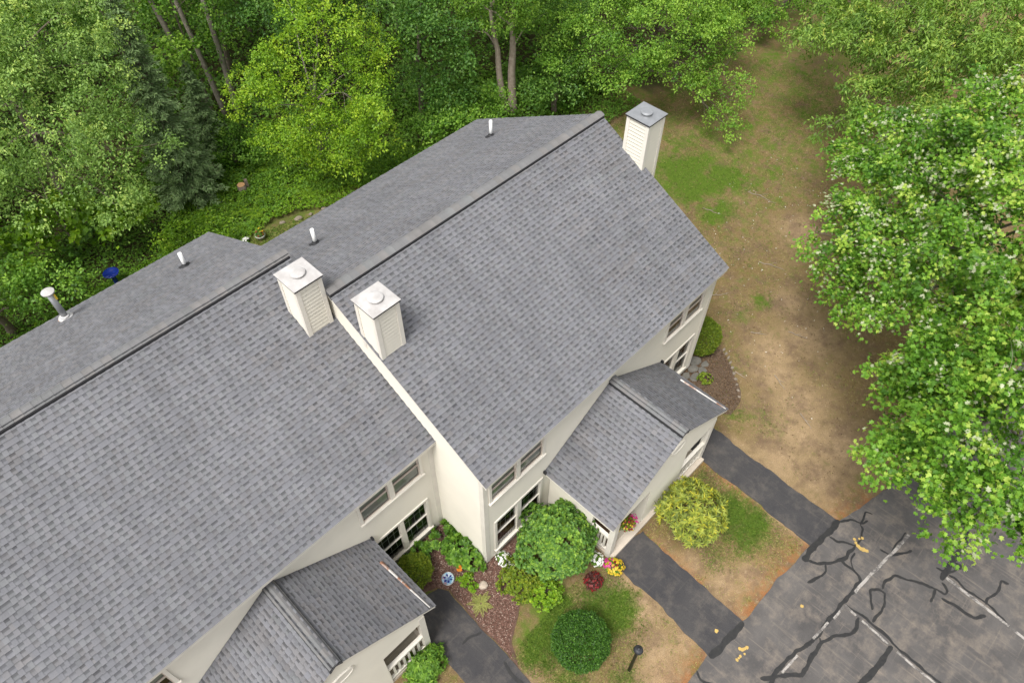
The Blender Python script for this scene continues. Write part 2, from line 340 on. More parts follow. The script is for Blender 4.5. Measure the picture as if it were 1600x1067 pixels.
class Leaves:
    def __init__(s): s.V = []; s.I = []; s.t = []; s.n = 0
    def add(s, C, D, N, L, W, tone, T=T_KITE):
        if len(C) == 0: return s
        V, I, k = leaf_arrays(C, D, N, L, W, T)
        s.V.append(V); s.I.append(I + s.n); s.t.append(np.repeat(np.clip(np.broadcast_to(tone, (len(C),)), 0, 1), k)); s.n += len(V); return s
    def build(s, name, m, parent=None, kind=None):
        off = np.array(rootloc(parent)) if parent is not None else np.zeros(3)
        o = link(name, tri_mesh(name, np.concatenate(s.V) - off, np.concatenate(s.I), np.concatenate(s.t), m), parent)
        if kind: o['kind'] = kind
        return o
_wk = rng.normal(size=(14, 2)); _wp = rng.uniform(0, 6.28, 14)
def snoise(x, y, freq=1.0):
    v = 0
    for i in range(14):
        k = _wk[i] * freq * (1 + 0.35 * i); v = v + np.sin(k[0]*x + k[1]*y + _wp[i]) / (1 + 0.3 * i)
    return v / 3.2
def inpoly(x, y, poly):
    r = np.zeros(x.shape, bool); n = len(poly)
    for i in range(n):
        x0, y0 = poly[i]; x1, y1 = poly[(i+1) % n]
        c = ((y0 > y) != (y1 > y)) & (x < (x1-x0) * (y-y0) / ((y1-y0) if y1 != y0 else 1e-9) + x0); r ^= c
    return r
def scatter(poly, n):
    a = np.array(poly); lo, hi = a.min(0), a.max(0); out = []
    got = 0
    while got < n:
        q = rng.uniform(lo, hi, (n, 2)); q = q[inpoly(q[:, 0], q[:, 1], poly)]; out.append(q); got += len(q)
    return np.concatenate(out)[:n]

# ------------------------------------------------------------------ ground, paths, parking lot
LOT_EDGE = [(-40, -9.6), (-12, -10.6), (-4, -11.1), (1.55, -11.43), (2.55, -11.44), (3.95, -11.54), (5.05, -11.62), (7.34, -11.78), (8.59, -11.98), (9.5, -12.28), (12, -12.75), (20, -13.9), (60, -20)]
def lot_y(x): return np.interp(x, [p[0] for p in LOT_EDGE], [p[1] for p in LOT_EDGE])
GREEN = [(19.2, 1.1, 1.9, 1.25), (20.0, -0.1, 1.4, 1.15), (18.0, -1.0, 1.2, 0.9), (18.2, 0.6, 1.2, 1.1), (20.6, 2.6, 2.2, 0.6), (14.9, -5.4, 0.55, 0.8), (14.9, -6.2, 0.4, 0.5), (13.6, -4.6, 0.5, 0.35), (9.7, -7.6, 0.5, 0.7), (10.4, -8.7, 0.8, 0.6), (11.5, -8.9, 0.6, 0.45),
         (6.5, -9.9, 1.0, 1.1), (7.0, -9.2, 0.6, 0.7), (5.9, -10.4, 0.6, 0.5), (7.0, -8.3, 0.5, 0.4), (27.5, -0.3, 3.0, 0.55), (30, 2.5, 3, 0.5), (24.5, -0.5, 2.0, 0.3), (17, -3.2, 1.5, 0.3),
         (1.6, -8.7, 1.0, 1.15), (1.3, -9.8, 0.55, 0.5), (-0.4, -8.0, 0.85, 1.15), (-0.9, -8.0, 0.6, 0.8), (0.4, -7.3, 1.1, 1.05), (-0.7, -9.2, 0.6, 0.7), (2.0, -8.0, 0.35, 0.8), (2.2, -10.6, 0.4, 0.5), (0.3, -10.4, 0.8, 0.5), (-3.3, -8.6, 1.2, 0.8), (5.2, -9.9, 0.7, 0.4), (16.3, -2.0, 1.2, 0.35), (22, -2.2, 1.8, 0.25)]
SAND = [(1.6, -10.4, 0.75), (2.3, -9.4, 0.55), (1.1, -10.9, 0.8), (2.45, -8.5, 0.3), (4.35, -9.6, 0.4), (4.5, -10.6, 0.6), (5.2, -11.0, 0.5), (9.2, -9.6, 1.1), (9.6, -10.8, 1.2), (10.6, -9.6, 1.2), (11.6, -8.9, 1.2), (12.2, -7.6, 1.0), (13.0, -7.0, 1.0), (11.0, -10.8, 1.3), (14.5, -7.6, 1.2), (2.35, -10.7, 0.5), (15.5, -6.2, 0.8), (19.5, -4.5, 1.0)]
def build_ground():
    def axis(lo, hi, far):
        a = np.arange(lo, hi, 0.22); k = np.array([1, 3, 8, 20, 50, 120, 300.0])
        return np.concatenate([lo - k[::-1], a, hi + k])
    X = axis(-14, 34, 0); Y = axis(-18, 26, 0); gx, gy = np.meshgrid(X, Y); nx, ny = len(X), len(Y)
    V = np.stack([gx, gy, np.zeros_like(gx)], -1).reshape(-1, 3)
    x, y = V[:, 0], V[:, 1]
    idx = (np.arange(ny-1)[:, None] * nx + np.arange(nx-1)[None]).ravel()
    Q = np.stack([idx, idx+1, idx+nx+1, idx+nx], -1)
    me = bpy.data.meshes.new('ground'); me.from_pydata(V.tolist(), [], Q.tolist()); me.materials.append(MT['ground'])
    g = np.zeros(len(V)) + 0.24 + 0.12 * np.clip(snoise(x, y, .55), -1, 1)
    for cx, cy, r, a in GREEN: g = np.maximum(g, a * np.exp(-((x-cx)**2 + (y-cy)**2) / (r*r) * (1 + 0.5 * snoise(x, y, 1.6))))
    sd = np.zeros(len(V))
    for cx, cy, r in SAND: sd = np.maximum(sd, np.exp(-((x-cx)**2 + (y-cy)**2) / (r*r)))
    for wx, y0_ in ((2.62, -7.9), (4.12, -7.9), (7.36, -8.0), (8.76, -7.5), (-1.3, -7.8)):
        sd = np.maximum(sd, 0.75 * np.exp(-((x - wx) / 0.22) ** 2) * np.clip((y0_ - y) / .5, 0, 1) * (y > -11.9))
    g = np.maximum(g, (0.50 + .12 * snoise(x, y, .7)) * np.clip((x - 13) / 5, 0, 1) * np.clip((y + 6) / 4, 0, 1))
    g = g * (1 - 0.5 * sd) * np.clip(0.82 + 0.42 * snoise(x, y, 3.4), .2, 1.25)
    g = np.maximum(g, (0.55 + .2 * snoise(x, y, 1.2)) * (y > 5.4) * (x < 19) * (x > -9))
    dist = y - lot_y(x); rust = np.exp(-np.clip(dist, 0, 9) / 0.32) * (x > 0.8) * (x < 10)
    for wx in (4.05, 7.35): rust = np.maximum(rust, 0.8 * np.exp(-np.abs(x - wx) / 0.16) * (y < -7.2) * (y > -10.2) * (x > 4.0) * (x < 7.5))
    edge = np.where(x < 9, 11.4, np.where(x < 16, 10.5 - 0.45 * (x - 9), np.where(x < 23, 7.4 + 0.0 * x, 5.5)))
    woods = np.clip((y - edge + 0.6 * snoise(x, y, 1.3)) / 1.2, 0, 1)
    woods = np.where(x > 24, np.clip((y - 5.0 + 0.4 * snoise(x, y, 1.3)) / 2.0, 0, 1) , woods)
    for n_, v_ in (('grass', g), ('woods', woods), ('rust', rust), ('sand', sd)):
        a = me.attributes.new(n_, 'FLOAT', 'POINT'); a.data.foreach_set('value', v_.astype(np.float32))
    o = link('ground', me); tag(o, 'dry brown and green lawn around the townhouses', 'lawn', kind='structure')
build_ground()

def sheet(name, poly, z, m, thick=0.05, wob=0.0, parent=None, step=0.12):
    pts = []
    n = len(poly)
    for i in range(n):
        a = Vector(poly[i]); b = Vector(poly[(i+1) % n]); k = max(1, int((b-a).length / step)) if wob else 1
        for j in range(k):
            p = a.lerp(b, j / k)
            if wob and (b-a).length < 30: p = p + Vector((float(snoise(p.x, p.y, 2.3) + .5 * snoise(p.x, p.y, 7.0)), float(snoise(p.y + 9, p.x, 2.1) + .5 * snoise(p.y, p.x, 7.0)))) * wob
            pts.append((p.x, p.y, z))
    b = MB(); b.poly_prism(pts, (0, 0, -thick)); b.f = [tuple(reversed(f)) for f in b.f]
    return b.build(name, m, parent)
lot = sheet('parking_lot', [(-60, -80), (60, -80)] + LOT_EDGE[::-1] , 0.012, MT['lot'], 0.06, 0.055)
tag(lot, 'worn grey parking lot with tar-sealed cracks and faded lines', 'parking lot', kind='structure')
w1 = sheet('walkway', [(2.80, -7.72), (2.66, -9.6), (2.52, -11.47), (3.92, -11.56), (4.02, -9.8), (4.14, -7.82)], 0.016, MT['walk'], 0.06, 0.06)
tag(w1, 'dark asphalt walkway between the clipped round bush and the yellow rhododendron', 'walkway', kind='structure')
w2 = sheet('walkway', [(7.48, -6.3), (7.44, -9.0), (7.30, -11.80), (8.62, -11.98), (8.66, -9.6), (8.72, -6.3)], 0.016, MT['walk'], 0.06, 0.06)
tag(w2, 'dark asphalt walkway right of the yellow rhododendron', 'walkway', kind='structure')
w0 = sheet('walkway', [(-2.55, -4.9), (-2.68, -8.0), (-2.7, -11.2), (-1.45, -11.27), (-1.38, -8.4), (-1.28, -5.0), (-1.42, -4.72), (-1.9, -4.6)], 0.016, MT['walk'], 0.06, 0.03)
tag(w0, 'dark asphalt walkway beside the reddish mulch bed', 'walkway', kind='structure')
MULCH = [(0.06, -3.2), (-2.5, -3.2), (-2.5, -4.5), (-1.9, -4.5), (-1.42, -4.66), (-1.24, -5.0), (-1.36, -7.9), (-1.05, -7.3), (-0.6, -7.05), (-0.1, -6.75), (0.25, -6.2), (1.4, -5.3), (2.7, -5.15), (0.06, -5.15)]
mb = sheet('mulch_bed', MULCH, 0.022, MT['mulch'], 0.05, 0.05); tag(mb, 'reddish bark mulch bed in the corner between the two townhouses', 'mulch bed', kind='structure')
MULCH2 = [(9.2, -5.3), (10.2, -4.9), (10.95, -5.1), (11.77, -5.6), (11.38, -6.19), (10.87, -6.88), (10.3, -7.35), (9.6, -7.45), (9.2, -6.9)]
mb2 = sheet('mulch_bed', MULCH2, 0.022, MT['darkmulch'], 0.05, 0.05); tag(mb2, 'dark mulch bed with stone edging right of the porch', 'mulch bed', kind='structure')

def ribbon(name, pts, width, z, m, parent, jit=0.25, taper=True):
    P = [Vector(p) for p in pts]; Q = []
    for i in range(len(P)-1):
        k = max(2, int((P[i+1]-P[i]).length / 0.06))
        for j in range(k): Q.append(P[i].lerp(P[i+1], j / k))
    Q.append(P[-1])
    for _ in range(1):
        Q = [Q[0]] + [(Q[i-1] + Q[i]*2 + Q[i+1]) / 4 for i in range(1, len(Q)-1)] + [Q[-1]]
    vs_ = []; n = len(Q)
    def soft(): 
        a = np.convolve(rng.uniform(-1, 1, n + 8), [.1, .2, .4, .2, .1], 'same')[4:4+n] * 1.6; return a
    ja, jb = soft(), soft()
    for i, p in enumerate(Q):
        t = (Q[min(i+1, n-1)] - Q[max(i-1, 0)]).normalized(); s = Vector((-t.y, t.x))
        w = width * 0.5 * (1 + jit * float(ja[i])) * (0.45 if taper and i in (0, n-1) else 1)
        p = p + s * min(width, 0.07) * jit * float(jb[i])
        vs_ += [(p.x + s.x*w, p.y + s.y*w, z), (p.x - s.x*w, p.y - s.y*w, z)]
    b = MB(); b.add(vs_, [(2*i+1, 2*i+3, 2*i+2, 2*i) for i in range(n-1)])
    return b.build(name, m, parent)
CRACKS = [([(8.66,-12.01),(8.29,-11.99),(7.87,-11.93),(7.18,-11.87),(6.74,-11.91)],.15),([(3.96,-11.60),(3.42,-11.57),(2.96,-11.53),(2.5,-11.46)],.14),
([(7.99,-12.05),(7.99,-12.3),(8.15,-12.51),(8.24,-12.76),(8.58,-12.76),(8.89,-12.67),(8.98,-12.55)],.05),([(8.24,-12.76),(7.94,-12.7),(7.73,-12.78),(7.53,-12.67),(7.18,-12.46),(7.0,-12.27),(6.83,-12.0)],.07),
([(7.13,-12.43),(6.93,-12.53),(6.72,-12.51),(6.44,-12.41),(6.24,-12.31)],.06),([(7.53,-12.67),(7.5,-12.83),(7.56,-13.04),(7.49,-13.3),(7.37,-13.42),(6.98,-13.38),(6.5,-13.35),(5.84,-13.30),(5.14,-13.28),(4.81,-13.24),(4.29,-13.08),(3.74,-13.0),(3.37,-12.97),(3.11,-13.03),(2.2,-12.9)],.075),
([(8.05,-12.86),(7.76,-12.9),(7.56,-13.08),(7.46,-13.34)],.035),([(6.45,-13.43),(6.46,-13.72),(6.50,-14.05),(6.46,-14.4),(6.43,-14.75),(6.34,-14.92),(6.33,-15.32),(6.31,-15.95),(6.3,-17)],.06),
([(6.29,-14.92),(5.79,-14.91),(5.36,-14.87),(4.98,-14.81),(4.6,-14.77),(4.2,-14.9)],.13),([(6.37,-13.88),(6.1,-13.96),(5.77,-13.93),(5.42,-13.65),(5.0,-13.47),(4.54,-13.46),(4.11,-13.51),(3.87,-13.51),(3.54,-13.17),(3.01,-12.75)],.075),
([(5.09,-13.36),(4.95,-13.47),(4.63,-13.48),(4.32,-13.52)],.05),([(6.83,-14.05),(7.35,-13.72),(7.53,-13.9),(7.54,-14.1),(7.3,-14.22),(6.92,-14.27),(6.52,-14.21)],.055),
([(7.6,-13.97),(7.91,-13.92),(8.24,-14.06),(8.33,-14.39),(8.57,-14.69),(8.7,-15.1),(8.69,-15.36),(8.88,-15.38),(9.0,-15.13)],.055),([(8.7,-15.1),(8.21,-15.15)],.06),([(8.56,-15.32),(8.6,-15.73),(8.65,-16.22),(8.95,-16.44)],.065),
([(11.14,-14.97),(10.68,-15.1),(10.08,-15.08),(9.59,-15.06),(9.06,-15.1)],.13),([(9.38,-15.18),(9.40,-15.4),(9.28,-15.72),(9.33,-16.15),(9.26,-16.62),(9.15,-17.03)],.05),([(9.3,-14.82),(9.37,-15.13),(9.89,-15.37),(9.86,-15.15)],.055),
([(10.34,-16.55),(10.29,-16.35),(9.8,-16.41),(9.41,-16.28),(9.26,-16.31)],.055),([(8.68,-13.35),(8.73,-13.65),(9.04,-13.92),(9.32,-14.06)],.05),([(9.74,-13.69),(9.25,-13.64),(8.85,-13.63)],.045),([(1.97,-11.40),(1.87,-11.54),(1.9,-11.77),(2.1,-12.1)],.05),
([(8.98,-12.55),(9.51,-12.46),(9.58,-12.64)],.05),([(8.63,-12.03),(8.93,-12.24),(9.04,-12.55),(9.28,-12.65)],.05)]
for i, (p, w) in enumerate(CRACKS): ribbon('tar_seam', p, w * 1.3, 0.0175 + 0.0006 * (i % 6) if i > 1 else 0.0225, MT['tar'], lot, 0.30 if w > .1 else 0.42)
for i, p in enumerate([[(9.72,-13.76),(8.92,-13.69),(8.5,-13.62),(7.61,-13.51),(6.95,-13.44)],[(6.35,-13.42),(5.84,-13.38)],[(5.64,-13.32),(4.93,-13.24)],[(4.24,-13.16),(3.55,-13.1)],[(6.42,-13.42),(6.36,-13.79)],[(6.34,-13.98),(6.31,-14.48),(6.26,-14.81)],[(6.24,-15.08),(6.2,-15.54),(6.2,-15.98),(6.2,-16.6)],[(9.22,-15.16),(9.19,-15.73),(9.16,-16.32),(9.11,-17.03)],[(9.09,-17.07),(9.04,-17.9)]]):
    ribbon('painted_line', p, 0.085 if i in (0, 7, 8) else 0.065, 0.0225, MT['whiteline'], lot, 0.14, False)
tag(ribbon('tar_seam', [(-1.4, -6.5), (-1.75, -6.35), (-2.0, -6.35)], 0.06, 0.0225, MT['tar'], w0, 0.3))
ribbon('tar_seam', [(-1.5, -7.5), (-1.62, -7.9), (-1.55, -8.4), (-1.75, -9.0)], 0.09, 0.0225, MT['tar'], w0, 0.3)
def blob(x, y, r, z):
    n = 9; a0 = random.uniform(0, 6)
    pts = [(x + r*random.uniform(.7, 1.2)*math.cos(a0+2*math.pi*k/n), y + r*random.uniform(.7, 1.2)*math.sin(a0+2*math.pi*k/n), z) for k in range(n)]
    return pts
for grp, par in (([(8.43,-12.65,.05),(8.36,-12.73,.05),(8.31,-12.83,.07),(8.29,-12.91,.07),(8.32,-13.0,.08),(8.35,-13.09,.06),(8.63,-12.8,.05),(8.55,-12.74,.04)], lot), ([(3.31,-11.99,.06),(3.44,-12.05,.05),(3.25,-12.1,.035),(3.12,-12.05,.04),(2.97,-12.04,.05),(3.05,-12.05,.035),(3.27,-11.93,.05),(3.38,-12.03,.04)], lot), ([(3.23,-11.19,.06)], w1), ([(5.52,-12.55,.05)], lot)):
    b = MB()
    for k, (x, y, r) in enumerate(grp): b.add(blob(x, y, r, 0.0235 + 0.0004 * k), [tuple(range(9))])
    b.build('yellow_paint_mark', MT['yellowpaint'], par)

# ------------------------------------------------------------------ townhouses
EXPO = 0.137
def strip_data(length, rs):
    """one laminated shingle strip: local u along the eave, v up the slope, n off the roof; teeth over a darker backing ply; printed band and shadow line under each butt are put into the colour"""
    V = []; F = []; Cc = []
    u = 0.0; gap = rs.random() < 0.5; hue0 = rs.random(); t0 = rs.uniform(0.82, 1.0)
    TOP = EXPO + 0.012
    while u < length - 1e-4:
        w = rs.choice([rs.uniform(0.07, 0.12), rs.uniform(0.10, 0.17)]) if gap else rs.choice([rs.uniform(0.06, 0.11), rs.uniform(0.09, 0.16)])
        if length - (u + w) < 0.05: w = length - u
        u1 = u + w; n = len(V); hue = min(1, max(0, hue0 * 0.5 + rs.random() * 0.5)); t = t0 * rs.choice([rs.uniform(0.94, 1.0), rs.uniform(0.84, 1.0)])
        if gap:
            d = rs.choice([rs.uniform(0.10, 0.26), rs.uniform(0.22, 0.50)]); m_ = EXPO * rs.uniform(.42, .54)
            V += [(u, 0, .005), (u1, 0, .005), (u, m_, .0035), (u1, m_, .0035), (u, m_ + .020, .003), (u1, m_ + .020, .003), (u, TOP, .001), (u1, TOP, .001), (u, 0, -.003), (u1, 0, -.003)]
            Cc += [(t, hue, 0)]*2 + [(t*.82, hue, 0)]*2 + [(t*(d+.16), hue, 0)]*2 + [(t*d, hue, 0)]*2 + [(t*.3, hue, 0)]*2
            F += [(n, n+1, n+3, n+2), (n+2, n+3, n+5, n+4), (n+4, n+5, n+7, n+6), (n+8, n+9, n+1, n)]
        else:
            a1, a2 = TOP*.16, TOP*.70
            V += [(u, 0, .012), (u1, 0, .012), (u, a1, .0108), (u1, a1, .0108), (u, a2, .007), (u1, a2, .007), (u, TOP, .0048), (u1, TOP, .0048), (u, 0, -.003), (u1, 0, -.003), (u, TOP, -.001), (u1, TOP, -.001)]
            Cc += [(t, hue, 0)]*2 + [(t*.90, hue, 0)]*2 + [(t*.82, hue, 0)]*2 + [(t*.34, hue, 0)]*2 + [(t*.15, hue, 0)]*4  # tooth top darkened: shadow line beneath the upper butt put into the colour
            F += [(n, n+1, n+3, n+2), (n+2, n+3, n+5, n+4), (n+4, n+5, n+7, n+6), (n+8, n+9, n+1, n), (n+8, n, n+6, n+10), (n+1, n+9, n+11, n+7)]
        u = u1; gap = not gap
    return V, F, Cc
VARIANTS = []
_rs = random.Random(5)
for k in range(14):
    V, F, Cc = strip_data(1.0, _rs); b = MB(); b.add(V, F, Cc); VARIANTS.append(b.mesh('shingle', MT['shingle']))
_ci = camo.matrix_world.inverted()
def to_px(p):
    q = _ci @ Vector(p); d = -q.z
    return 800 + 1146.67 * q.x / d, 533.5 - 1146.67 * q.y / d, d

class House:
    def __init__(s, root): s.root = root; s.strips = []; s.rs = random.Random(9)
    def plane(s, parent, O, U, V, width, length, cutouts=()):
        O, U, V = Vector(O), Vector(U), Vector(V); N = U.cross(V)
        rows = int(math.ceil(length / EXPO))
        for k in range(rows):
            u = -0.012; off = s.rs.uniform(0.25, 1.0); first = True
            while u < width + 0.011:
                w = off if first else 1.0; first = False
                if width + 0.012 - (u + w) < 0.12: w = width + 0.012 - u
                s.strips.append((parent, O + U*u + V*(k*EXPO - 0.012), U, V, N, w)); u += w
    def finish(s, limit=300):
        sc = []
        for i, (par, P, U, V, N, w) in enumerate(s.strips):
            if abs(w - 1.0) > 1e-6: continue
            c = P + U*0.5 + V*0.07; x, y, d = to_px(c)
            if not (15 < x < 1585 and 10 < y < 1057): continue
            v = (camo.location - c).normalized().dot(N) / d / d
            sc.append((-v, i))
        sc.sort(); keep = {i for _, i in sc[:limit]}
        loc = rootloc(s.root); b = MB()
        for i, (par, P, U, V, N, w) in enumerate(s.strips):
            M = Matrix(((U.x, V.x, N.x), (U.y, V.y, N.y), (U.z, V.z, N.z)))
            if i in keep:
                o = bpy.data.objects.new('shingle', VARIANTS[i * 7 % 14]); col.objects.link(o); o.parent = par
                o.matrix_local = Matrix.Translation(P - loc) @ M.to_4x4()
            else:
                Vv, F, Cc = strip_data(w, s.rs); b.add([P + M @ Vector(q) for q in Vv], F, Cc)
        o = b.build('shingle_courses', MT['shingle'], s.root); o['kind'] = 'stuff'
    def ridge(s, parent, a, b_, slope, halfw=0.145, step=0.225, vent=True, axis='x'):
        """raised ridge vent with overlapping cap shingles from a to b_"""
        a, b_ = Vector(a), Vector(b_); d = (b_ - a); Ln = d.length; d.normalize(); side = Vector((0, 0, 1)).cross(d)
        lift = 0.062 if vent else 0.02
        fr_ = (-1, -.68, -.34, 0, .34, .68, 1); n = len(fr_)
        def prof(h, w): return [side*(t_*w) + Vector((0, 0, h - w*slope*.80*abs(t_)**1.35)) for t_ in fr_]
        up = prof(lift - .012, halfw + 0.016); dn = [q - Vector((0, 0, .12 + 0.4 * abs(q.dot(side)) * slope)) for q in up]; m = MB()
        vs_ = [a + q for q in up] + [b_ + q for q in up] + [a + q for q in dn] + [b_ + q for q in dn]; e_ = n - 1
        m.add(vs_, [(i, i+1, n+i+1, n+i) for i in range(e_)] + [(0, n, 3*n, 2*n), (e_, 2*n+e_, 3*n+e_, n+e_)] + [(i, 2*n+i, 2*n+i+1, i+1) for i in range(e_)] + [(n+i, n+i+1, 3*n+i+1, 3*n+i) for i in range(e_)])
        m.build('ridge_vent', MT['darkedge'], parent)
        meshes = []
        for k in range(6):
            t = s.rs.uniform(0.80, 1.0); hu = s.rs.random(); mm = MB(); L = step + 0.03
            p0 = prof(lift + 0.004, halfw); p1 = prof(lift + 0.016, halfw + .005); q1 = prof(lift + 0.002, halfw + .005)
            mm.add(p0 + [q + d*L for q in p1] + [q + d*L for q in q1], [(i+1, i, n+i, n+i+1) for i in range(e_)] + [(n+i+1, n+i, 2*n+i, 2*n+i+1) for i in range(e_)], [(t*.90, hu, 0)]*n + [(t, hu, 0)]*n + [(t*.4, hu, 0)]*n)
            meshes.append(mm.mesh('ridge_shingle', MT['ridge']))
        loc = rootloc(s.root); k = int(Ln / step)
        for i in range(k):
            o = bpy.data.objects.new('ridge_shingle', meshes[s.rs.randrange(6)]); col.objects.link(o); o.parent = parent
            o.location = a + d*(i*Ln/k) - loc
    def roof(s, x0, x1, yr, zr, yf, zf, yb, zb, name='roof'):
        t = 0.15; e = 0.004; y1, y2 = yf + .01, yb - .01; m = MB(); a0, a1 = x0 + .012, x1 - .012
        sec = [(y1, zf - e), (yr, zr - e), (y2, zb - e), (y2, zb - t), (yr, zr - t - .02), (y1, zf - t)]
        m.poly_prism([(a0, y, z) for y, z in sec][::-1], (a1 - a0, 0, 0)); r = m.build(name, MT['trim'], s.root)
        a, b = yr - yf, zr - zf; L1 = math.hypot(a, b); s.plane(r, (x0, yf, zf), (1, 0, 0), (0, a/L1, b/L1), x1 - x0, L1)
        a2, b2 = yb - yr, zr - zb; L2 = math.hypot(a2, b2); s.plane(r, (x1, yb, zb), (-1, 0, 0), (0, -a2/L2, b2/L2), x1 - x0, L2)
        s.ridge(r, (x0 - .005, yr, zr), (x1 + .005, yr, zr), b / a); return r
    def porch_roof(s, xr, w, zr, ze, y0, y1):
        t = 0.13; e = 0.004; m = MB(); sl = (zr - ze) / w
        sec = [(xr - w + .01, ze - e), (xr, zr - e), (xr + w - .01, ze - e), (xr + w - .01, ze - t), (xr, zr - t - .02), (xr - w + .01, ze - t)]
        m.poly_prism([(x, y0 + .012, z) for x, z in sec], (0, y1 - y0 - .012, 0)); r = m.build('porch_roof', MT['trim'], s.root)
        L = math.hypot(w, zr - ze); c, k = w / L, (zr - ze) / L
        s.plane(r, (xr + w, y0, ze), (0, 1, 0), (-c, 0, k), y1 - y0 - .012, L)
        s.plane(r, (xr - w, y1 - .012, ze), (0, -1, 0), (c, 0, k), y1 - y0 - .012, L)
        s.ridge(r, (xr, y0 - .005, zr), (xr, y1 - .02, zr), sl, 0.15, 0.21, True)
        return r

def siding(b, org, U, Nn, z0, z1, span, holes=(), e=0.105, gr=0.018, gd=0.022):
    """lapped clapboards on a wall: org + U*u, boards lean out along Nn; span(z) -> (u0,u1)"""
    org, U, Nn = Vector(org), Vector(U), Vector(Nn)
    zs = {z0, z1}; k = 0
    while z0 + k*e < z1: zs.add(round(z0 + k*e, 5)); k += 1
    for h in holes: zs |= {max(z0, h[2]), min(z1, h[3])}
    zs = sorted(zs)
    for za, zb in zip(zs, zs[1:]):
        if zb - za < 1e-4: continue
        zm = (za + zb) / 2; fr = ((za - z0) / e) % 1.0
        if fr > .9999: fr = 0.0
        oa = 0.018 * (1 - fr) + .002; ob = max(.002, 0.018 * (1 - fr - (zb-za)/e) + .002)
        la, ha = span(za); lb, hb = span(zb)
        cuts = sorted((h[0], h[1]) for h in holes if h[2] < zm < h[3])
        segs = []; c0, c0b = la, lb
        for h0, h1 in cuts: segs.append((c0, h0, c0b, h0)); c0 = c0b = h1
        segs.append((c0, ha, c0b, hb))
        for p, q, pb, qb in segs:
            if q - p < 1e-3 and qb - pb < 1e-3: continue
            A = org + U*p + Nn*oa + Vector((0, 0, za)); B = org + U*q + Nn*oa + Vector((0, 0, za))
            Cc = org + U*qb + Nn*ob + Vector((0, 0, zb)); D = org + U*pb + Nn*ob + Vector((0, 0, zb))
            if zb - za > e * .95 and gr:       # board face, then a narrow shadow groove under the next board
                t_ = 1 - gr / (zb - za); E = B.lerp(Cc, t_); G = A.lerp(D, t_); gi = Nn * -gd
                b.add([A, B, E, G, E + gi, G + gi, Cc + gi, D + gi], [(0, 1, 2, 3), (3, 2, 4, 5), (5, 4, 6, 7)])
            else: b.add([A, B, Cc, D], [(0, 1, 2, 3)])
            if fr == 0.0: b.add([A - Nn*(oa + gd), B - Nn*(oa + gd), B, A], [(0, 1, 2, 3)])
    return b

def window(root, x0, x1, z0, z1, y, style, cl=.085, cr=.085):
    """double-hung unit in a front wall (outside is -y)"""
    c = 0.085; el = .025 if cl == c else 0; er = .025 if cr == c else 0
    fb = MB(); ya, yb = y - .05, y + .06
    q = [(x0-cl, z0), (x0, z0), (x0, z1), (x1, z1), (x1, z0), (x1+cr, z0), (x1+cr, z1+c), (x0-cl, z1+c)]
    fb.poly_prism([(a, ya, b_) for a, b_ in q], (0, yb - ya, 0))
    w = fb.build('window', MT['trim'], root)
    MB().box(x0-cl-el, x1+cr+er, y-.09, y+.06, z0-.055, z0-.002).build('sill', MT['trim'], w)
    sm = MT['trim'] if style == 'grid' else MT['vinyl']
    zm = (z0 + z1) / 2; g = MB(); t = 0.035
    for a, b2, yy in ((z0, zm + .02, .0), (zm - .02, z1, .025)):
        g.box(x0, x0+t, y+yy-.01, y+yy+.02, a, b2); g.box(x1-t, x1, y+yy-.01, y+yy+.02, a, b2)
        g.box(x0+t, x1-t, y+yy-.0098, y+yy+.0198, a, a+t); g.box(x0+t, x1-t, y+yy-.0098, y+yy+.0198, b2-t, b2)
    g.build('sash', sm, w)
    for a, b2, yy in ((z0, zm + .02, .0), (zm - .02, z1, .025)):
        q = MB(); q.add([(x0+t, y+yy+.005, a+t), (x1-t, y+yy+.005, a+t), (x1-t, y+yy+.005, b2-t), (x0+t, y+yy+.005, b2-t)], [(0, 1, 2, 3)]); q.build('pane', MT['glass'], w)
    if style == 'grid':
        g = MB(); W = x1 - x0
        for a, b2, yy in ((z0, zm, .012), (zm, z1, .037)):
            for i in (1, 2, 3): g.box(x0 + W*i/4 - .006, x0 + W*i/4 + .006, y+yy, y+yy+.006, a+t, b2-t)
            g.box(x0+t, x1-t, y+yy+.0005, y+yy+.0055, (a+b2)/2-.006, (a+b2)/2+.006)
        g.build('muntin', MT['trim'], w)
    else:
        g = MB(); k = 0; zz = z0 + (0.0 if style == 'blind' else (z1-z0)*.35)
        while zz < z1 - .03:
            g.add([(x0+.03, y+.058, zz+.034), (x1-.03, y+.058, zz+.034), (x1-.03, y+.050, zz), (x0+.03, y+.050, zz)], [(0, 1, 2, 3)]); zz += .042
        g.build('blind', MT['blind'], w)
    return w

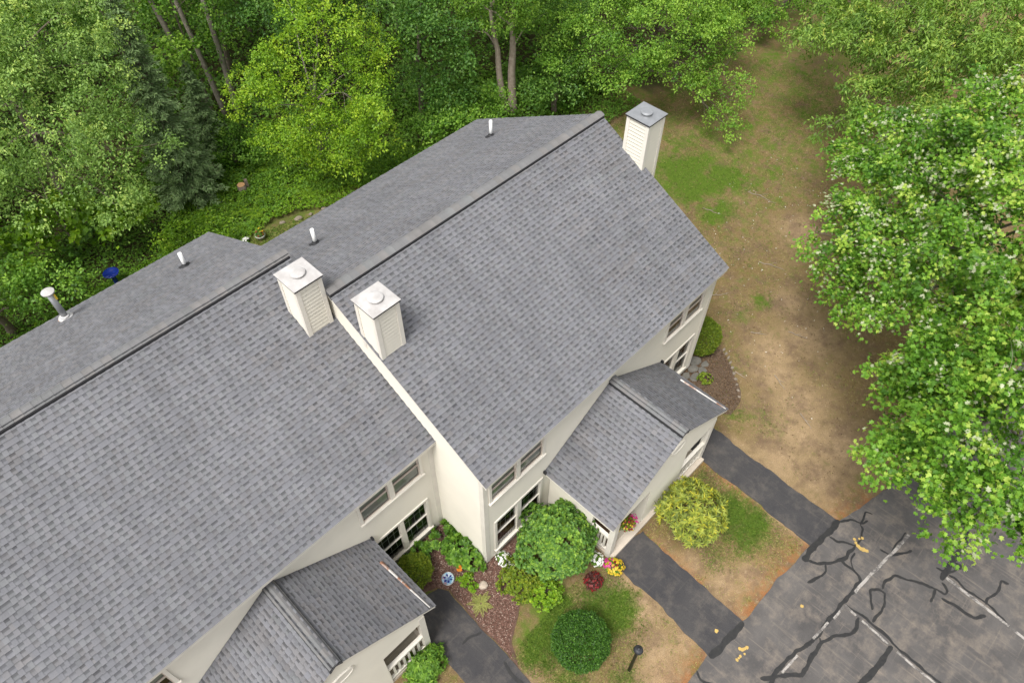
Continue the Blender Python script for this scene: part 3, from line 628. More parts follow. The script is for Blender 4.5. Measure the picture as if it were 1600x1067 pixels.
def chimney(root, cx, cy, w, d, ztop, zbase, capmat, flue_r=0.165):
    x0, x1, y0, y1 = cx - w, cx + w, cy - d, cy + d
    b = MB(); b.box(x0+.06, x1-.06, y0+.06, y1-.06, zbase, ztop - .05)
    z0 = zbase; z1 = ztop - .06
    siding(b, (x0+.03, y0+.03, 0), (1, 0, 0), (0, -1, 0), z0, z1, lambda z: (0.0, 2*w-.06), e=.118, gr=.022, gd=.026)
    siding(b, (x0+.03, y1-.03, 0), (0, -1, 0), (-1, 0, 0), z0, z1, lambda z: (0.0, 2*d-.06), e=.118, gr=.022, gd=.026)
    siding(b, (x1-.03, y0+.03, 0), (0, 1, 0), (1, 0, 0), z0, z1, lambda z: (0.0, 2*d-.06), e=.118, gr=.022, gd=.026)
    siding(b, (x1-.03, y1-.03, 0), (-1, 0, 0), (0, 1, 0), z0, z1, lambda z: (0.0, 2*w-.06), e=.118, gr=.022, gd=.026)
    ch = b.build('chimney', MT['siding'], root)
    bw = .115
    for sx in (0, 1):
        for sy in (0, 1):
            m = MB(); X0 = x0 if sx == 0 else x1 - bw; Y0 = y0 if sy == 0 else y1 - bw
            m.box(X0, X0 + bw, Y0, Y0 + bw, zbase, ztop - .062); m.build('corner_board', MT['trim'], ch)
    m = MB(); m.box(x0-.03, x1+.03, y0-.03, y1+.03, ztop - .06, ztop - .012); m.build('cap_flange', MT['darkedge'], ch)
    m = MB()
    zc = ztop + .03; o = .04
    m.add([(x0-o, y0-o, ztop-.0115), (x1+o, y0-o, ztop-.0115), (x1+o, y1+o, ztop-.0115), (x0-o, y1+o, ztop-.0115), (x0-o, y0-o, ztop), (x1+o, y0-o, ztop), (x1+o, y1+o, ztop), (x0-o, y1+o, ztop), (cx, cy, zc)],
          [(0, 1, 5, 4), (1, 2, 6, 5), (2, 3, 7, 6), (3, 0, 4, 7), (4, 5, 8), (5, 6, 8), (6, 7, 8), (7, 4, 8), (3, 2, 1, 0)])
    m.build('chimney_cap', capmat, ch)
    m = MB(); m.lathe([(flue_r*.8, 0), (flue_r*.8, .05), (flue_r*1.12, .055), (flue_r*1.12, .085), (flue_r*.9, .10), (flue_r*.3, .115), (.01, .117)], (cx, cy, ztop), 28); m.build('flue_cover', capmat, ch)
    return ch
def vent(root, x, y, z, h, r=0.055, mtl='pvc'):
    m = MB(); m.lathe([(r, -.1), (r, h), (r*.82, h), (r*.82, h-.12)], (x, y, z), 16); v = m.build('vent_pipe', MT[mtl], root, True)
    m = MB(); m.lathe([(r*2.3, -.03), (r*1.9, .03), (r*1.25, .07), (r*1.05, .11)], (x, y, z), 16); m.box(x-.16, x+.16, y-.14, y+.12, z-.045, z-.02)
    m.build('vent_flashing', MT['rubber'], v); return v

def railing(root, p, q, z0, z1, n):
    """post-to-post balustrade from p to q (2d)"""
    p, q = Vector(p), Vector(q); d = (q - p); L = d.length; d.normalize(); s = Vector((-d.y, d.x))
    def bar(b, a, c, w, za, zb):
        A, B = p + d*a, p + d*c
        b.poly_prism([(A.x - s.x*w, A.y - s.y*w, za), (B.x - s.x*w, B.y - s.y*w, za), (B.x + s.x*w, B.y + s.y*w, za), (A.x + s.x*w, A.y + s.y*w, za)], (0, 0, zb - za))
    b = MB(); bar(b, 0, L, .055, z1 - .09, z1); bar(b, 0, L, .04, z0, z0 + .08); bar(b, 0, .03, .02, z0 + .04, z1 - .04); bar(b, L - .03, L, .02, z0 + .04, z1 - .04); r = b.build('railing', MT['trim'], root)
    for i in range(n):
        c = L * (i + 1) / (n + 1); m = MB(); bar(m, c - .033, c + .033, .028, z0 + .08, z1 - .09); m.build('baluster', MT['trim'], r)
    return r

def townhouse(label, x0, x1, yr, zr, yf, zf, yb, zb, wf, wb, wx0, wx1, porch, windows, up_holes):
    root = empty('townhouse', ((x0+x1)/2, yr, 0), label, 'house'); H = House(root)
    r = H.roof(x0, x1, yr, zr, yf, zf, yb, zb); sl = (zr - zf) / (yr - yf)
    holes = [(w[0], w[1], w[2], w[3]) for w in windows]
    # core block (dark rooms) and foundation
    m = MB(); sec = [(wf+.28, .05), (wb-.03, .05), (wb-.03, zb-.25), (yr, zr-.3), (wf+.28, zf-.12)]
    m.poly_prism([(wx0+.03, y, z) for y, z in sec][::-1], (wx1-wx0-.06, 0, 0)); m.build('core', MT['dark'], root)
    MB().box(wx0-.005, wx1+.005, wf-.005, wb+.005, -.1, .13).build('foundation', MT['foundation'], root)
    zt = zf - .10
    b = MB(); siding(b, (0, wf, 0), (1, 0, 0), (0, -1, 0), .13, zt, lambda z: (wx0, wx1), holes); b.build('wall', MT['siding'], root)
    b = MB(); siding(b, (0, wb, 0), (1, 0, 0), (0, 1, 0), .13, zb - .10, lambda z: (wx0, wx1)); b.build('wall', MT['siding'], root)
    def gs(z):
        lo = wf if z < zf - .1 else max(wf, yr - (zr - .17 - z) / sl); hi = wb if z < zb - .1 else min(wb, yr + (zr - .17 - z) / sl)
        return (lo, max(lo, hi))
    for X, N in ((wx0, (-1, 0, 0)), (wx1, (1, 0, 0))):
        b = MB(); siding(b, (X, 0, 0), (0, 1, 0), N, .13, zr - .19, gs); b.build('wall', MT['siding'], root)
    for X, sx in ((wx0, -1), (wx1, 1)):
        for Y, sy in ((wf, -1), (wb, 1)):
            m = MB(); a = sorted((X + sx*.026, X - sx*.13)); c = sorted((Y + sy*.026, Y - sy*.02)); m.box(a[0], a[1], c[0], c[1], .10, zf - .13)
            a = sorted((X + sx*.0255, X - sx*.02)); c = sorted((Y + sy*.0255, Y - sy*.13)); m.box(a[0], a[1], c[0], c[1], .1005, zf - .131)
            m.build('corner_board', MT['trim'], root)
    # frieze board under the eave
    MB().box(wx0+.14, wx1-.14, wf-.032, wf+.01, zt-.16, zt+.02).build('frieze_board', MT['trim'], root)
    for w in windows:
        cl = cr = .085
        for o_ in windows:
            if o_ is w or abs(o_[2] - w[2]) > .01: continue
            if 0 < w[0] - o_[1] < .17: cl = (w[0] - o_[1]) / 2 - .001
            if 0 < o_[0] - w[1] < .17: cr = (o_[0] - w[1]) / 2 - .001
        window(root, w[0], w[1], w[2], w[3], wf, w[4], cl, cr)
    # ------- porch
    P = porch; xr, w = P['x'], P['w']
    pr = H.porch_roof(xr, w, P['zr'], P['ze'], P['y0'], wf - .022)
    a, c, py = P['wx0'], P['wx1'], P['wy']; psl = (P['zr'] - P['ze']) / w
    o0, o1, o2, o3 = P['open']          # left opening o0..o1, right opening o2..o3
    rail_z = 1.17; top_z = 2.22; fl = 0.17
    ztop = P['zr'] - .16
    def ps(z):
        if z < P['ze'] - .05: return (a, c)
        h = (P['zr'] - .14 - z) / psl; return (max(a, xr - h), min(c, xr + h))
    entry_left, entry_right = P['entry']
    hl = [(o0, o1, .0, top_z), (o2, o3, .0, top_z)]
    b = MB(); siding(b, (0, py, 0), (1, 0, 0), (0, -1, 0), .13, ztop, ps, hl)
    b.add([(o1, py, 0.0), (o2, py, 0.0), (o2, py + .12, 0.0), (o1, py + .12, 0.0), (o1, py, top_z), (o2, py, top_z), (o2, py+.12, top_z), (o1, py+.12, top_z)], [(3, 0, 4, 7), (1, 2, 6, 5), (2, 3, 7, 6)])
    b.box(a, c, py + .004, py + .12, top_z, P['ze'] - .14)
    b.add([(a, py+.12, P['ze']-.14), (c, py+.12, P['ze']-.14), (xr, py+.12, ztop)], [(2, 1, 0)])
    b.build('porch_wall', MT['siding'], root)
    # partitions beside the two entries, and closed sides back to the house
    for X, s in ((o1, 1), (o2, -1)):
        m = MB(); m.box(min(X, X + s*.1), max(X, X + s*.1), py + .12, wf, fl, P['ze'] - .02); m.build('porch_wall', MT['siding'], root)
    ys = P['yside']
    for X, s, ent in ((a, 1, entry_left), (c, -1, entry_right)):
        xs = sorted((X, X + s*.1)); m = MB(); m.box(xs[0], xs[1], ys, wf - .03, .05, P['ze'] - .02)
        siding(m, (X, 0, 0), (0, 1, 0), (-s, 0, 0), .13, P['ze'] - .03, lambda z: (ys, wf - .03)); m.build('porch_wall', MT['siding'], root)
        m = MB(); xs = sorted((X - s*.02, X + s*.16)); m.box(xs[0], xs[1], py - .022, py + .155, .02, P['ze'] - .14); m.build('porch_post', MT['trim'], root)
        m = MB(); xs = sorted((X, X + s*.12)); m.box(xs[0], xs[1], py + .16, ys, top_z, P['ze'] - .02); m.build('porch_beam', MT['trim'], root)
        xm = X + s*.06
        if ent == 'front': railing(root, (xm, ys), (xm, py + .155), fl + .08, rail_z, 4)
    # front railings in the openings that are not the way in
    if entry_left == 'side': railing(root, (a + .16, py + .05), (o1, py + .05), fl + .08, rail_z, 6)
    if entry_right == 'side': railing(root, (o2, py + .05), (c - .16, py + .05), fl + .08, rail_z, 6)
    m = MB(); m.box(a + .005, c - .005, py - (.14 if P['entry'][0] == 'front' else .0) + .001, wf - .03, -.05, fl - .03)
    fl_o = m.build('porch_floor', MT['slab'], root)
    nb = 16
    for i in range(nb):
        yy0 = py + .13 + (wf - .05 - py - .13) * i / nb; yy1 = py + .13 + (wf - .05 - py - .13) * (i + 1) / nb - .008
        MB().box(a + .11, o1 - .003, yy0, yy1, fl - .03, fl).build('floor_board', MT['floor'], fl_o)
        MB().box(o2 + .003, c - .11, yy0, yy1, fl - .03, fl).build('floor_board', MT['floor'], fl_o)
    for X0, X1 in ((o1 - 1.15, o1 - .25), (o2 + .25, o2 + 1.15)):
        d_ = MB().box(X0, X1, wf - .05, wf - .02, fl, 2.15).build('door', MT['door'], root)
        m = MB(); m.box(X0 - .08, X0, wf - .06, wf - .021, fl, 2.23); m.box(X1, X1 + .08, wf - .06, wf - .021, fl, 2.23); m.box(X0, X1, wf - .0605, wf - .0215, 2.15, 2.23); m.build('door_frame', MT['trim'], d_)
        MB().lathe([(.02, -.02), (.032, 0), (.02, .02)], (X1 - .08, wf - .08, 1.05), 10).build('door_handle', MT['galv'], d_)
    # oval plaque in the porch gable
    m = MB(); oz = P['oval']; n = 32
    for s_, y_ in ((1.0, .0), (1.0, -.035), (.86, -.045), (.80, -.032), (.0, -.028)): m.v += [(xr + .33*s_*math.cos(2*math.pi*k/n), py - .012 + y_, oz + .20*s_*math.sin(2*math.pi*k/n)) for k in range(n)]; m.c += [None]*n
    for i in range(4):
        for k in range(n): m.f.append((i*n + k, i*n + (k+1) % n, (i+1)*n + (k+1) % n, (i+1)*n + k))
    m.build('gable_plaque', MT['trim'], root)
    # rain diverter: a rusting metal strip standing on the porch roof above the way in
    dx = w - .26; X = xr + dx; Z = P['zr'] - dx*psl
    m = MB(); ya, yb_ = P['y0'] + .02, wf - P['div']
    m.add([(X + .09, ya, Z - .040), (X - .06, yb_, Z + .060), (X + .11, ya, Z - .010), (X - .02, yb_, Z + .085), (X + .125, ya, Z - .055), (X + .025, yb_, Z + .03)], [(0, 1, 3, 2), (2, 3, 5, 4), (0, 2, 4), (1, 5, 3)])
    m.build('rain_diverter', MT['rusty'], root)
    MB().box(xr + w - .03, xr + w + .03, wf - .12, wf - .025, P['ze'] - .02, P['ze'] + .10).build('kickout_flashing', MT['darkedge'], root)
    MB().box(xr - w - .03, xr - w + .03, wf - .12, wf - .025, P['ze'] - .02, P['ze'] + .10).build('kickout_flashing', MT['darkedge'], root)
    return root, H, r

GR = 'grid'
hB, HB, rB = townhouse('right-hand cream townhouse with grey shingle roof and the galvanised chimney at its far end', 0.0, 10.31, 0.0, 7.986, -5.417, 5.2, 5.517, 5.12, -5.19, 5.28, 0.105, 10.205,
    dict(x=5.162, w=2.741, zr=4.393, ze=2.551, y0=-7.75, wx0=2.75, wx1=7.45, wy=-7.66, open=(2.91, 4.27, 6.02, 7.29), yside=-6.88, entry=('front', 'side'), oval=3.55, div=.95),
    [(0.36, 1.27, 3.70, 4.72, 'blind'), (1.41, 2.29, 3.70, 4.72, 'blind'), (0.52, 1.33, 0.50, 2.24, GR), (1.49, 2.30, 0.50, 2.24, GR),
     (7.80, 8.60, 3.70, 4.72, 'half'), (8.76, 9.60, 3.70, 4.72, 'half'), (8.02, 8.80, 0.50, 2.24, GR), (8.96, 9.72, 0.50, 2.24, GR)], None)
chimney(hB, 0.395, -1.54, 0.37, 0.37, 8.62, 6.9, MT['capmetal'])
chimney(hB, 10.50, -1.515, 0.395, 0.405, 8.62, 0.0, MT['galv'])
vent(hB, 8.82, 3.28, 6.30, .58); vent(hB, 1.64, 3.22, 6.33, .54)
HB.finish()
hA, HA, rA = townhouse('left-hand cream townhouse filling the lower left, its grey roof set back', -13.6, 0.127, 1.874, 7.924, -3.507, 5.048, 7.123, 5.22, -3.28, 6.95, -13.5, 0.07,
    dict(x=-4.952, w=2.693, zr=4.543, ze=2.643, y0=-5.84, wx0=-7.27, wx1=-2.63, wy=-5.755, open=(-7.11, -5.95, -3.96, -2.79), yside=-4.95, entry=('side', 'side'), oval=3.48, div=.80),
    [(-2.32, -1.43, 3.68, 4.72, 'blind'), (-1.28, -0.40, 3.68, 4.72, 'blind'), (-2.20, -1.38, 0.46, 2.16, GR), (-1.24, -0.42, 0.46, 2.16, GR),
     (-8.48, -7.60, 3.68, 4.72, 'half'), (-9.52, -8.63, 3.68, 4.72, 'half'), (-8.5, -7.7, 0.46, 2.16, GR), (-9.46, -8.66, 0.46, 2.16, GR)], None)
chimney(hA, -0.385, 0.374, 0.37, 0.38, 8.617, 6.75, MT['capmetal'])
vent(hA, -1.43, 5.19, 6.23, .49)
fx, fy, fz = -4.61, 6.51, 5.56
m = MB(); m.lathe([(.085, -.15), (.085, 1.03)], (fx, fy, fz), 20); fp = m.build('flue_pipe', MT['galv'], hA, True)
m = MB(); m.lathe([(.10, .95), (.12, 1.0), (.165, 1.02), (.17, 1.06), (.10, 1.085), (.01, 1.11)], (fx, fy, fz), 24); m.build('flue_cap', MT['capmetal'], fp)
m = MB(); m.lathe([(.20, -.06), (.19, .02), (.13, .05), (.12, .10), (.09, .115)], (fx, fy, fz), 24); m.build('storm_collar', MT['capmetal'], fp)
m = MB(); m.lathe([(.24, -.09), (.235, -.055), (.2, -.05)], (fx, fy, fz), 24); m.build('flue_flashing', MT['rusty'], fp)
MB().box(fx + .06, fx + .11, fy - .12, fy - .085, fz + .78, fz + .96).build('tag', MT['yellowtag'], fp)
HA.finish()

# ------------------------------------------------------------------ vegetation
def unit(n):
    return nrm(rng.normal(size=(n, 3)))
def crown_leaves(LV, lobes, dens, per, size, asp=0.62, clump=0.42, T=T_KITE, tone=0.45, spread=0.22, droop=0.3, pale=0.0, flat=0.42, inner=0.25, keep=None, core=.28):
    """sprays of leaves through and over the lobes of a crown"""
    cents = []; fine = []
    for (cx, cy, cz, rx, ry, rz) in lobes:
        if rx < 0.7: fine.append((cx, cy, cz, rx, ry, rz, 1.0)); continue
        ns = int(6 + 4.2 * rx); d = unit(ns); d[:, 2] = np.where(d[:, 2] < -0.3, -d[:, 2], d[:, 2])
        fine.append((cx, cy, cz, rx * .72, ry * .72, rz * .72, core))
        for k in range(ns):
            q = rng.uniform(.62, .95); f = rng.uniform(.30, .48) * (1.0 if rx < 2 else .85)
            e1, e2 = rng.uniform(.8, 1.3, 2); fine.append((cx + d[k, 0]*rx*q, cy + d[k, 1]*ry*q, cz + d[k, 2]*rz*q, rx*f*e1, ry*f*e2, rz*f*.55, 1.0))
    big = [np.array(l[:3]) for l in lobes]; groups = [[] for _ in lobes]
    for (cx, cy, cz, rx, ry, rz, dm) in fine:
        rad = np.array([rx, ry, rz]); K = max(3, int(4 * math.pi * ((rx*ry*rz) ** (2/3)) * dens * dm)); lt = rng.normal(0, spread * .55)
        d = unit(K); d[:, 2] = np.where((d[:, 2] < -0.25) & (rng.random(K) < 0.6), -d[:, 2], d[:, 2])
        rr = np.where(rng.random(K) < inner, rng.uniform(0.3, 0.8, K), rng.uniform(0.78, 1.06, K))
        lump = 1 + 0.16 * np.sin(d[:, 0]*5 + cx) * np.sin(d[:, 1]*5.3 + cy) + 0.10 * np.sin(d[:, 2]*7 + cz)
        c = np.array([cx, cy, cz]) + d * rad * (rr * lump)[:, None]
        m = rng.poisson(per, K).clip(4); idx = np.repeat(np.arange(K), m); n = len(idx)
        rc = rng.uniform(0.6, 1.35, K) * clump
        out = nrm(d / rad + np.array([0, 0, 0.25]))
        o = rng.normal(size=(n, 3)) * rc[idx][:, None] * 0.55; 
        on = (o * out[idx]).sum(-1, keepdims=True); o = o - out[idx] * on * (1 - flat)
        o[:, 2] -= droop * 0.6 * (np.abs(o[:, 0]) + np.abs(o[:, 1])) * 0.5
        C = c[idx] + o
        D = out[idx] * 0.55 + rng.normal(size=(n, 3)) * 0.6 + nrm(o) * 0.5 - np.array([0, 0, droop])
        cn = np.array([0, 0, 0.9]) + out * 0.55 + rng.normal(size=(K, 3)) * 0.30
        N = cn[idx] + nrm(o) * 0.25 + rng.normal(size=(n, 3)) * 0.30
        ct = rng.normal(0, spread * 0.75, K)
        t = tone + lt + ct[idx] + rng.normal(0, spread * .8, n)
        if pale:
            t = np.clip(t, 0, 0.9); pc = rng.random(K) < pale
            up = d[:, 2] > -0.1
            w = (pc & up)[idx] & (rng.random(n) < 0.42); w |= rng.random(n) < pale * 0.10
            t = np.where(w, rng.uniform(0.93, 1.0, n), t)
        else: t = np.clip(t, 0, 1)
        L = size * rng.uniform(0.7, 1.3, n)
        if keep is not None:
            kp = rng.random(n) < 0.03; keep.append((C[kp], D[kp], N[kp], L[kp], t[kp])); C, D, N, L, t = C[~kp], D[~kp], N[~kp], L[~kp], t[~kp]
        LV.add(C, D, N, L, L * asp, t, T)
        groups[int(np.argmin([np.sum((b - np.array([cx, cy, cz])) ** 2) for b in big]))].append(c)
    return [(b, np.concatenate(g) if g else b[None]) for b, g in zip(big, groups)]
def limb_pts(a, b, n=5, sag=0.12):
    a, b = Vector(a), Vector(b); L = (b - a).length; pts = []
    for i in range(n + 1):
        t = i / n; p = a.lerp(b, t) + Vector((random.uniform(-1, 1), random.uniform(-1, 1), random.uniform(-.5, .5))) * L * 0.035 * (0 < i < n)
        p.z += math.sin(math.pi * t) * L * sag; pts.append(p)
    return pts
def tree(name, label, base, lobes, trunk_r, mat_leaf, dens=1.6, per=34, size=0.12, trunk_top=None, bark='bark', stems=((0, 0),), cat='tree', group=None, twigs=5, lean=(0, 0), **kw):
    lobes = [l if len(l) == 6 else (*l[:3], l[3], l[3], l[3] * 0.82) for l in lobes]
    root = empty(name, (base[0], base[1], 0), label, cat, group)
    LV = Leaves(); cents = crown_leaves(LV, lobes, dens, per, size, **kw)
    zs_ = sorted(l[2] for l in lobes); top = trunk_top or (zs_[len(zs_)//2])
    mc = np.mean([l[:3] for l in lobes], axis=0)
    tb = MB(); starts = []
    for k, (sx, sy) in enumerate(stems):
        p0 = Vector((base[0] + sx*.35, base[1] + sy*.35, -0.15)); p1 = Vector((base[0]*.65 + mc[0]*.35 + sx*1.2 + lean[0], base[1]*.65 + mc[1]*.35 + sy*1.2 + lean[1], top))
        pts = [p0] + [p0.lerp(p1, t) + Vector((random.uniform(-.1, .1), random.uniform(-.1, .1), 0)) for t in (.06, .25, .45, .65, .85)] + [p1]
        r0 = trunk_r * (1 if k == 0 else .8); tb.tube(pts, [r0*1.5, r0*1.1, r0*.95, r0*.85, r0*.72, r0*.58, r0*.4], 10); starts.append(pts)
    trunk = tb.build('trunk', MT[bark], root, True)
    lb = MB()
    for i, (lc, cc) in enumerate(cents):
        st = starts[i % len(starts)]; a = min((q for q in st[2:]), key=lambda q: abs(q.z - (lc[2] - 1.0)) + 0.2 * (Vector(lc) - q).length)
        L = limb_pts(a, lc, 5, 0.08); r = trunk_r * 0.30; lb.tube(L, [r, r*.8, r*.6, r*.42, r*.28, r*.16], 6, False)
        for q in cc[rng.permutation(len(cc))[:twigs]]:
            lb.tube(limb_pts(L[random.choice((3, 4, 5))], q, 3, 0.04), [r*.17, r*.13, r*.09, r*.05], 4, False)
    lo = lb.build('limbs', MT[bark], root, True); lo['kind'] = 'stuff'
    LV.build('crown', mat_leaf, root, 'stuff'); return root

# --- the woods behind the houses
tree('broadleaf_tree', 'large grey-green leafy tree filling the upper left corner', (-1.2, 18.6), [(0.2, 16.4, 8.0, 2.6), (1.6, 14.9, 7.0, 1.8), (-1.6, 14.3, 6.5, 2.4), (0.0, 13.5, 5.0, 1.7), (-2.6, 13.2, 4.6, 2.0), (-0.9, 12.4, 3.7, 1.35), (-2.9, 16.9, 7.0, 2.9), (-4.9, 15.1, 4.8, 2.3), (2.3, 17.4, 8.2, 1.9), (-6.5, 17, 6.5, 2.8), (-.5, 19, 10, 2.6)], 0.24, LF['silver'], dens=1.5, per=46, size=0.11, asp=0.5, clump=0.36, tone=0.54, droop=0.5, inner=.1)
tree('broadleaf_tree', 'bright yellow-green tree standing over the roof of the right-hand house', (8.2, 13.6), [(8.4, 12.3, 6.3, 2.1), (6.9, 13.1, 4.9, 1.7), (8.3, 10.6, 4.7, 1.7), (6.7, 11.5, 3.5, 1.5), (7.9, 9.9, 3.2, 1.2), (6.0, 13.4, 4.0, 1.2), (9.3, 12.6, 7.4, 2.1), (9.9, 11.2, 5.2, 1.4), (8.6, 14.2, 8.2, 2.0), (7.6, 11.5, 2.4, 1.4), (6.5, 12.6, 2.6, 1.2), (6.4, 11.7, 1.8, 1.1), (7.5, 10.4, 2.0, 1.1), (8.9, 9.9, 3.0, 1.1), (5.9, 12.9, 2.8, .9), (8.6, 10.9, 3.0, 1.3)], 0.16, LF['lime'], dens=1.7, per=38, size=0.10, asp=0.6, clump=0.32, tone=0.52, droop=0.3, bark='palebark', inner=.1)
tree('broadleaf_tree', 'mid-green tree with two pale trunks rising behind the roof peak', (16.8, 10.2), [(16.5, 10.3, 5.3, 1.5), (15.9, 11.0, 4.3, 1.1), (17.2, 9.5, 4.6, 1.05), (16.6, 9.9, 7.0, 2.3), (16.1, 12.0, 5.2, 1.4), (17.6, 11.2, 8.5, 2.4), (15.8, 9.2, 8.2, 2.0)], 0.21, LF['mid'], dens=1.7, per=34, size=0.115, asp=0.62, clump=0.34, tone=0.58, bark='twinbark', stems=((0.18, -0.15), (-0.42, 0.42)), trunk_top=5.2)
tree('broadleaf_tree', 'wide bright green tree hanging over the lawn beside the galvanised chimney', (24.0, 8.0), [(20.4, 6.0, 4.5, 2.1), (22.8, 4.5, 4.1, 1.9), (18.9, 7.8, 4.0, 1.6), (24.9, 4.3, 4.0, 1.8), (19.4, 6.3, 2.7, 1.2), (21.5, 4.3, 2.9, 1.3), (21.2, 5.9, 6.2, 2.4), (26.2, 4.1, 4.2, 1.3), (23.5, 6.0, 6.5, 2.4), (26, 6.5, 6, 2.4), (20.3, 5.0, 3.0, 1.0), (17.9, 7.9, 3.0, 1.1), (22.3, 3.1, 2.3, .8), (22.0, 1.9, 1.3, .65), (22.6, 1.8, 1.9, .68), (23.2, 1.7, 2.3, .69), (22.0, 0.9, 1.0, .6), (23.4, 2.8, 2.9, .9)], 0.22, LF['mid'], dens=1.6, per=38, size=0.115, asp=0.62, clump=0.36, tone=0.60)
darks = [('dark green tree in the shade between the yellow-green tree and the twin trunks', (13.2, 12.6), [(13.2, 11.4, 5.0, 1.9), (12.5, 11.4, 2.9, 1.4), (14.1, 11.0, 3.2, 1.2), (12.6, 12.2, 6.2, 1.9), (14.2, 12.8, 6.8, 2.0), (13.4, 10.4, 2.0, 1.1)], 'dark', 0.46),
         ('leafy green sapling at the woodland edge right of the twin trunks', (18.4, 8.6), [(17.4, 8.3, 1.7, 1.0), (18.2, 7.6, 2.2, 1.1), (18.9, 8.6, 2.8, 1.3), (19.6, 9.6, 4.0, 1.6)], 'dark', 0.60),
         ('mid-green tree filling the gap above the twin trunks, far back', (20.5, 15.0), [(19.5, 13.5, 6.5, 2.6), (21.5, 13.0, 6.0, 2.6), (17.8, 14.5, 5.5, 2.4), (20, 12.5, 3.6, 2.0), (23.0, 11.0, 5.0, 2.4), (16, 16, 6, 2.6)], 'mid', 0.40),
         ('dark leafy tree above the spruce at the top left', (5.0, 24.0), [(4.0, 21.5, 6.5, 2.2), (2.6, 22.5, 7.6, 2.4), (5.8, 23.5, 9.0, 2.6), (3.3, 20.6, 4.5, 1.7), (1.4, 21.6, 6.0, 2.2)], 'mid', 0.38),
         ('shaded green tree behind the yellow-green tree', (12.5, 18.5), [(11.0, 16.5, 5.2, 2.3), (9.6, 17.5, 4.6, 2.1), (12.5, 16.5, 6.6, 2.3), (13.8, 15.5, 4.4, 2.0), (10.4, 18.5, 6.8, 2.3), (15, 17.5, 6, 2.3)], 'dark', 0.42),
         ('shaded green tree right of the three bare trunks', (9.0, 22.5), [(8.6, 19.2, 4.6, 1.5), (9.5, 20.8, 6.0, 1.9), (10.8, 21.5, 5.0, 2.2), (8.4, 20.6, 3.0, 1.3)], 'mid', 0.30),
         ('low dark tree on the left edge behind the left-hand roof', (-6.0, 13.5), [(-5.6, 12.4, 2.6, 1.6), (-4.2, 12.0, 2.0, 1.3), (-7.2, 13.0, 3.4, 1.8), (-8.8, 12.5, 3.0, 1.8)], 'mid', 0.34)]
for i, (lb_, b_, lo_, mt_, tn_) in enumerate(darks):
    tree('broadleaf_tree', lb_, b_, lo_, 0.14, LF[mt_], dens=1.3, per=34, size=0.13, clump=0.42, tone=tn_ + .06, twigs=3)
tree('broadleaf_tree', 'low light green tree with broad leaves below the grey-green tree', (-2.2, 16.6), [(-2.1, 15.2, 2.2, 1.0), (-1.0, 14.2, 2.1, .8), (-3.5, 15.2, 2.0, 1.0), (-0.2, 14.0, 1.9, .75), (-4.8, 14.8, 2.2, 1.0)], 0.10, LF['lime'], dens=1.7, per=16, size=0.22, asp=0.8, clump=0.36, tone=0.25, droop=0.5)
tree('broadleaf_tree', 'bright green sapling leaning over the bank left of the twin trunks', (12.4, 11.2), [(11.2, 10.2, 1.2, 1.1), (12.6, 10.0, 1.5, 1.2), (13.8, 9.6, 1.3, 1.1), (15.0, 9.4, 1.6, 1.1)], 0.06, LF['mid'], dens=1.9, per=34, size=0.13, clump=0.42, tone=0.5)
tree('broadleaf_tree', 'green tree closing the far end of the brown lawn at the top', (35.5, 6.2), [(32.6, 5.2, 2.0, 1.5), (33.5, 4.0, 2.4, 1.5), (35.0, 2.8, 2.6, 1.7), (31.8, 6.6, 2.6, 1.6), (36.5, 4.6, 4.4, 2.4), (37.5, 1.2, 4.0, 2.2), (31.0, 4.9, 1.2, .9), (33.2, 2.2, 1.6, 1.0)], 0.14, LF['mid'], dens=1.3, per=34, size=0.14, clump=0.42, tone=0.52, twigs=3)
tree('broadleaf_tree', 'young light green tree in front of the three bare trunks', (6.0, 19.0), [(4.9, 18.3, 7.2, 1.0), (7.3, 18.0, 7.0, .75), (4.7, 17.5, 5.2, .8), (7.6, 18.4, 8.0, 1.0), (5.0, 18.2, 3.6, .8)], 0.06, LF['mid'], dens=1.7, per=26, size=0.15, asp=.7, clump=0.34, tone=0.62, twigs=3)
tree('low_shrub', 'rough green shrub by the rear roof edge at the far left', (-6.0, 10.6), [(-7.0, 10.5, .9, 1.0), (-5.4, 10.6, .8, .9), (-4.2, 10.4, .7, .8)], 0.04, LF['mid'], dens=2.0, per=26, size=0.11, clump=0.34, tone=0.45, twigs=3, cat='bush')
tree('low_shrub', 'rough green shrub by the rear roof edge right of the blue birdbath', (0.2, 11.2), [(-0.5, 10.6, .7, .8), (0.7, 11.2, .8, .85), (1.7, 12.4, .8, .8), (0.6, 12.4, 1.0, .9)], 0.04, LF['lime'], dens=2.0, per=26, size=0.10, clump=0.32, tone=0.25, twigs=3, cat='bush')
tree('low_shrub', 'shaded green shrub between the spruce and the yellow-green tree', (5.2, 16.2), [(4.9, 15.9, .9, .9), (5.9, 15.4, .9, .8), (5.6, 16.8, 1.4, 1.0)], 0.04, LF['mid'], dens=2.0, per=26, size=0.11, clump=0.34, tone=0.35, twigs=3, cat='bush')
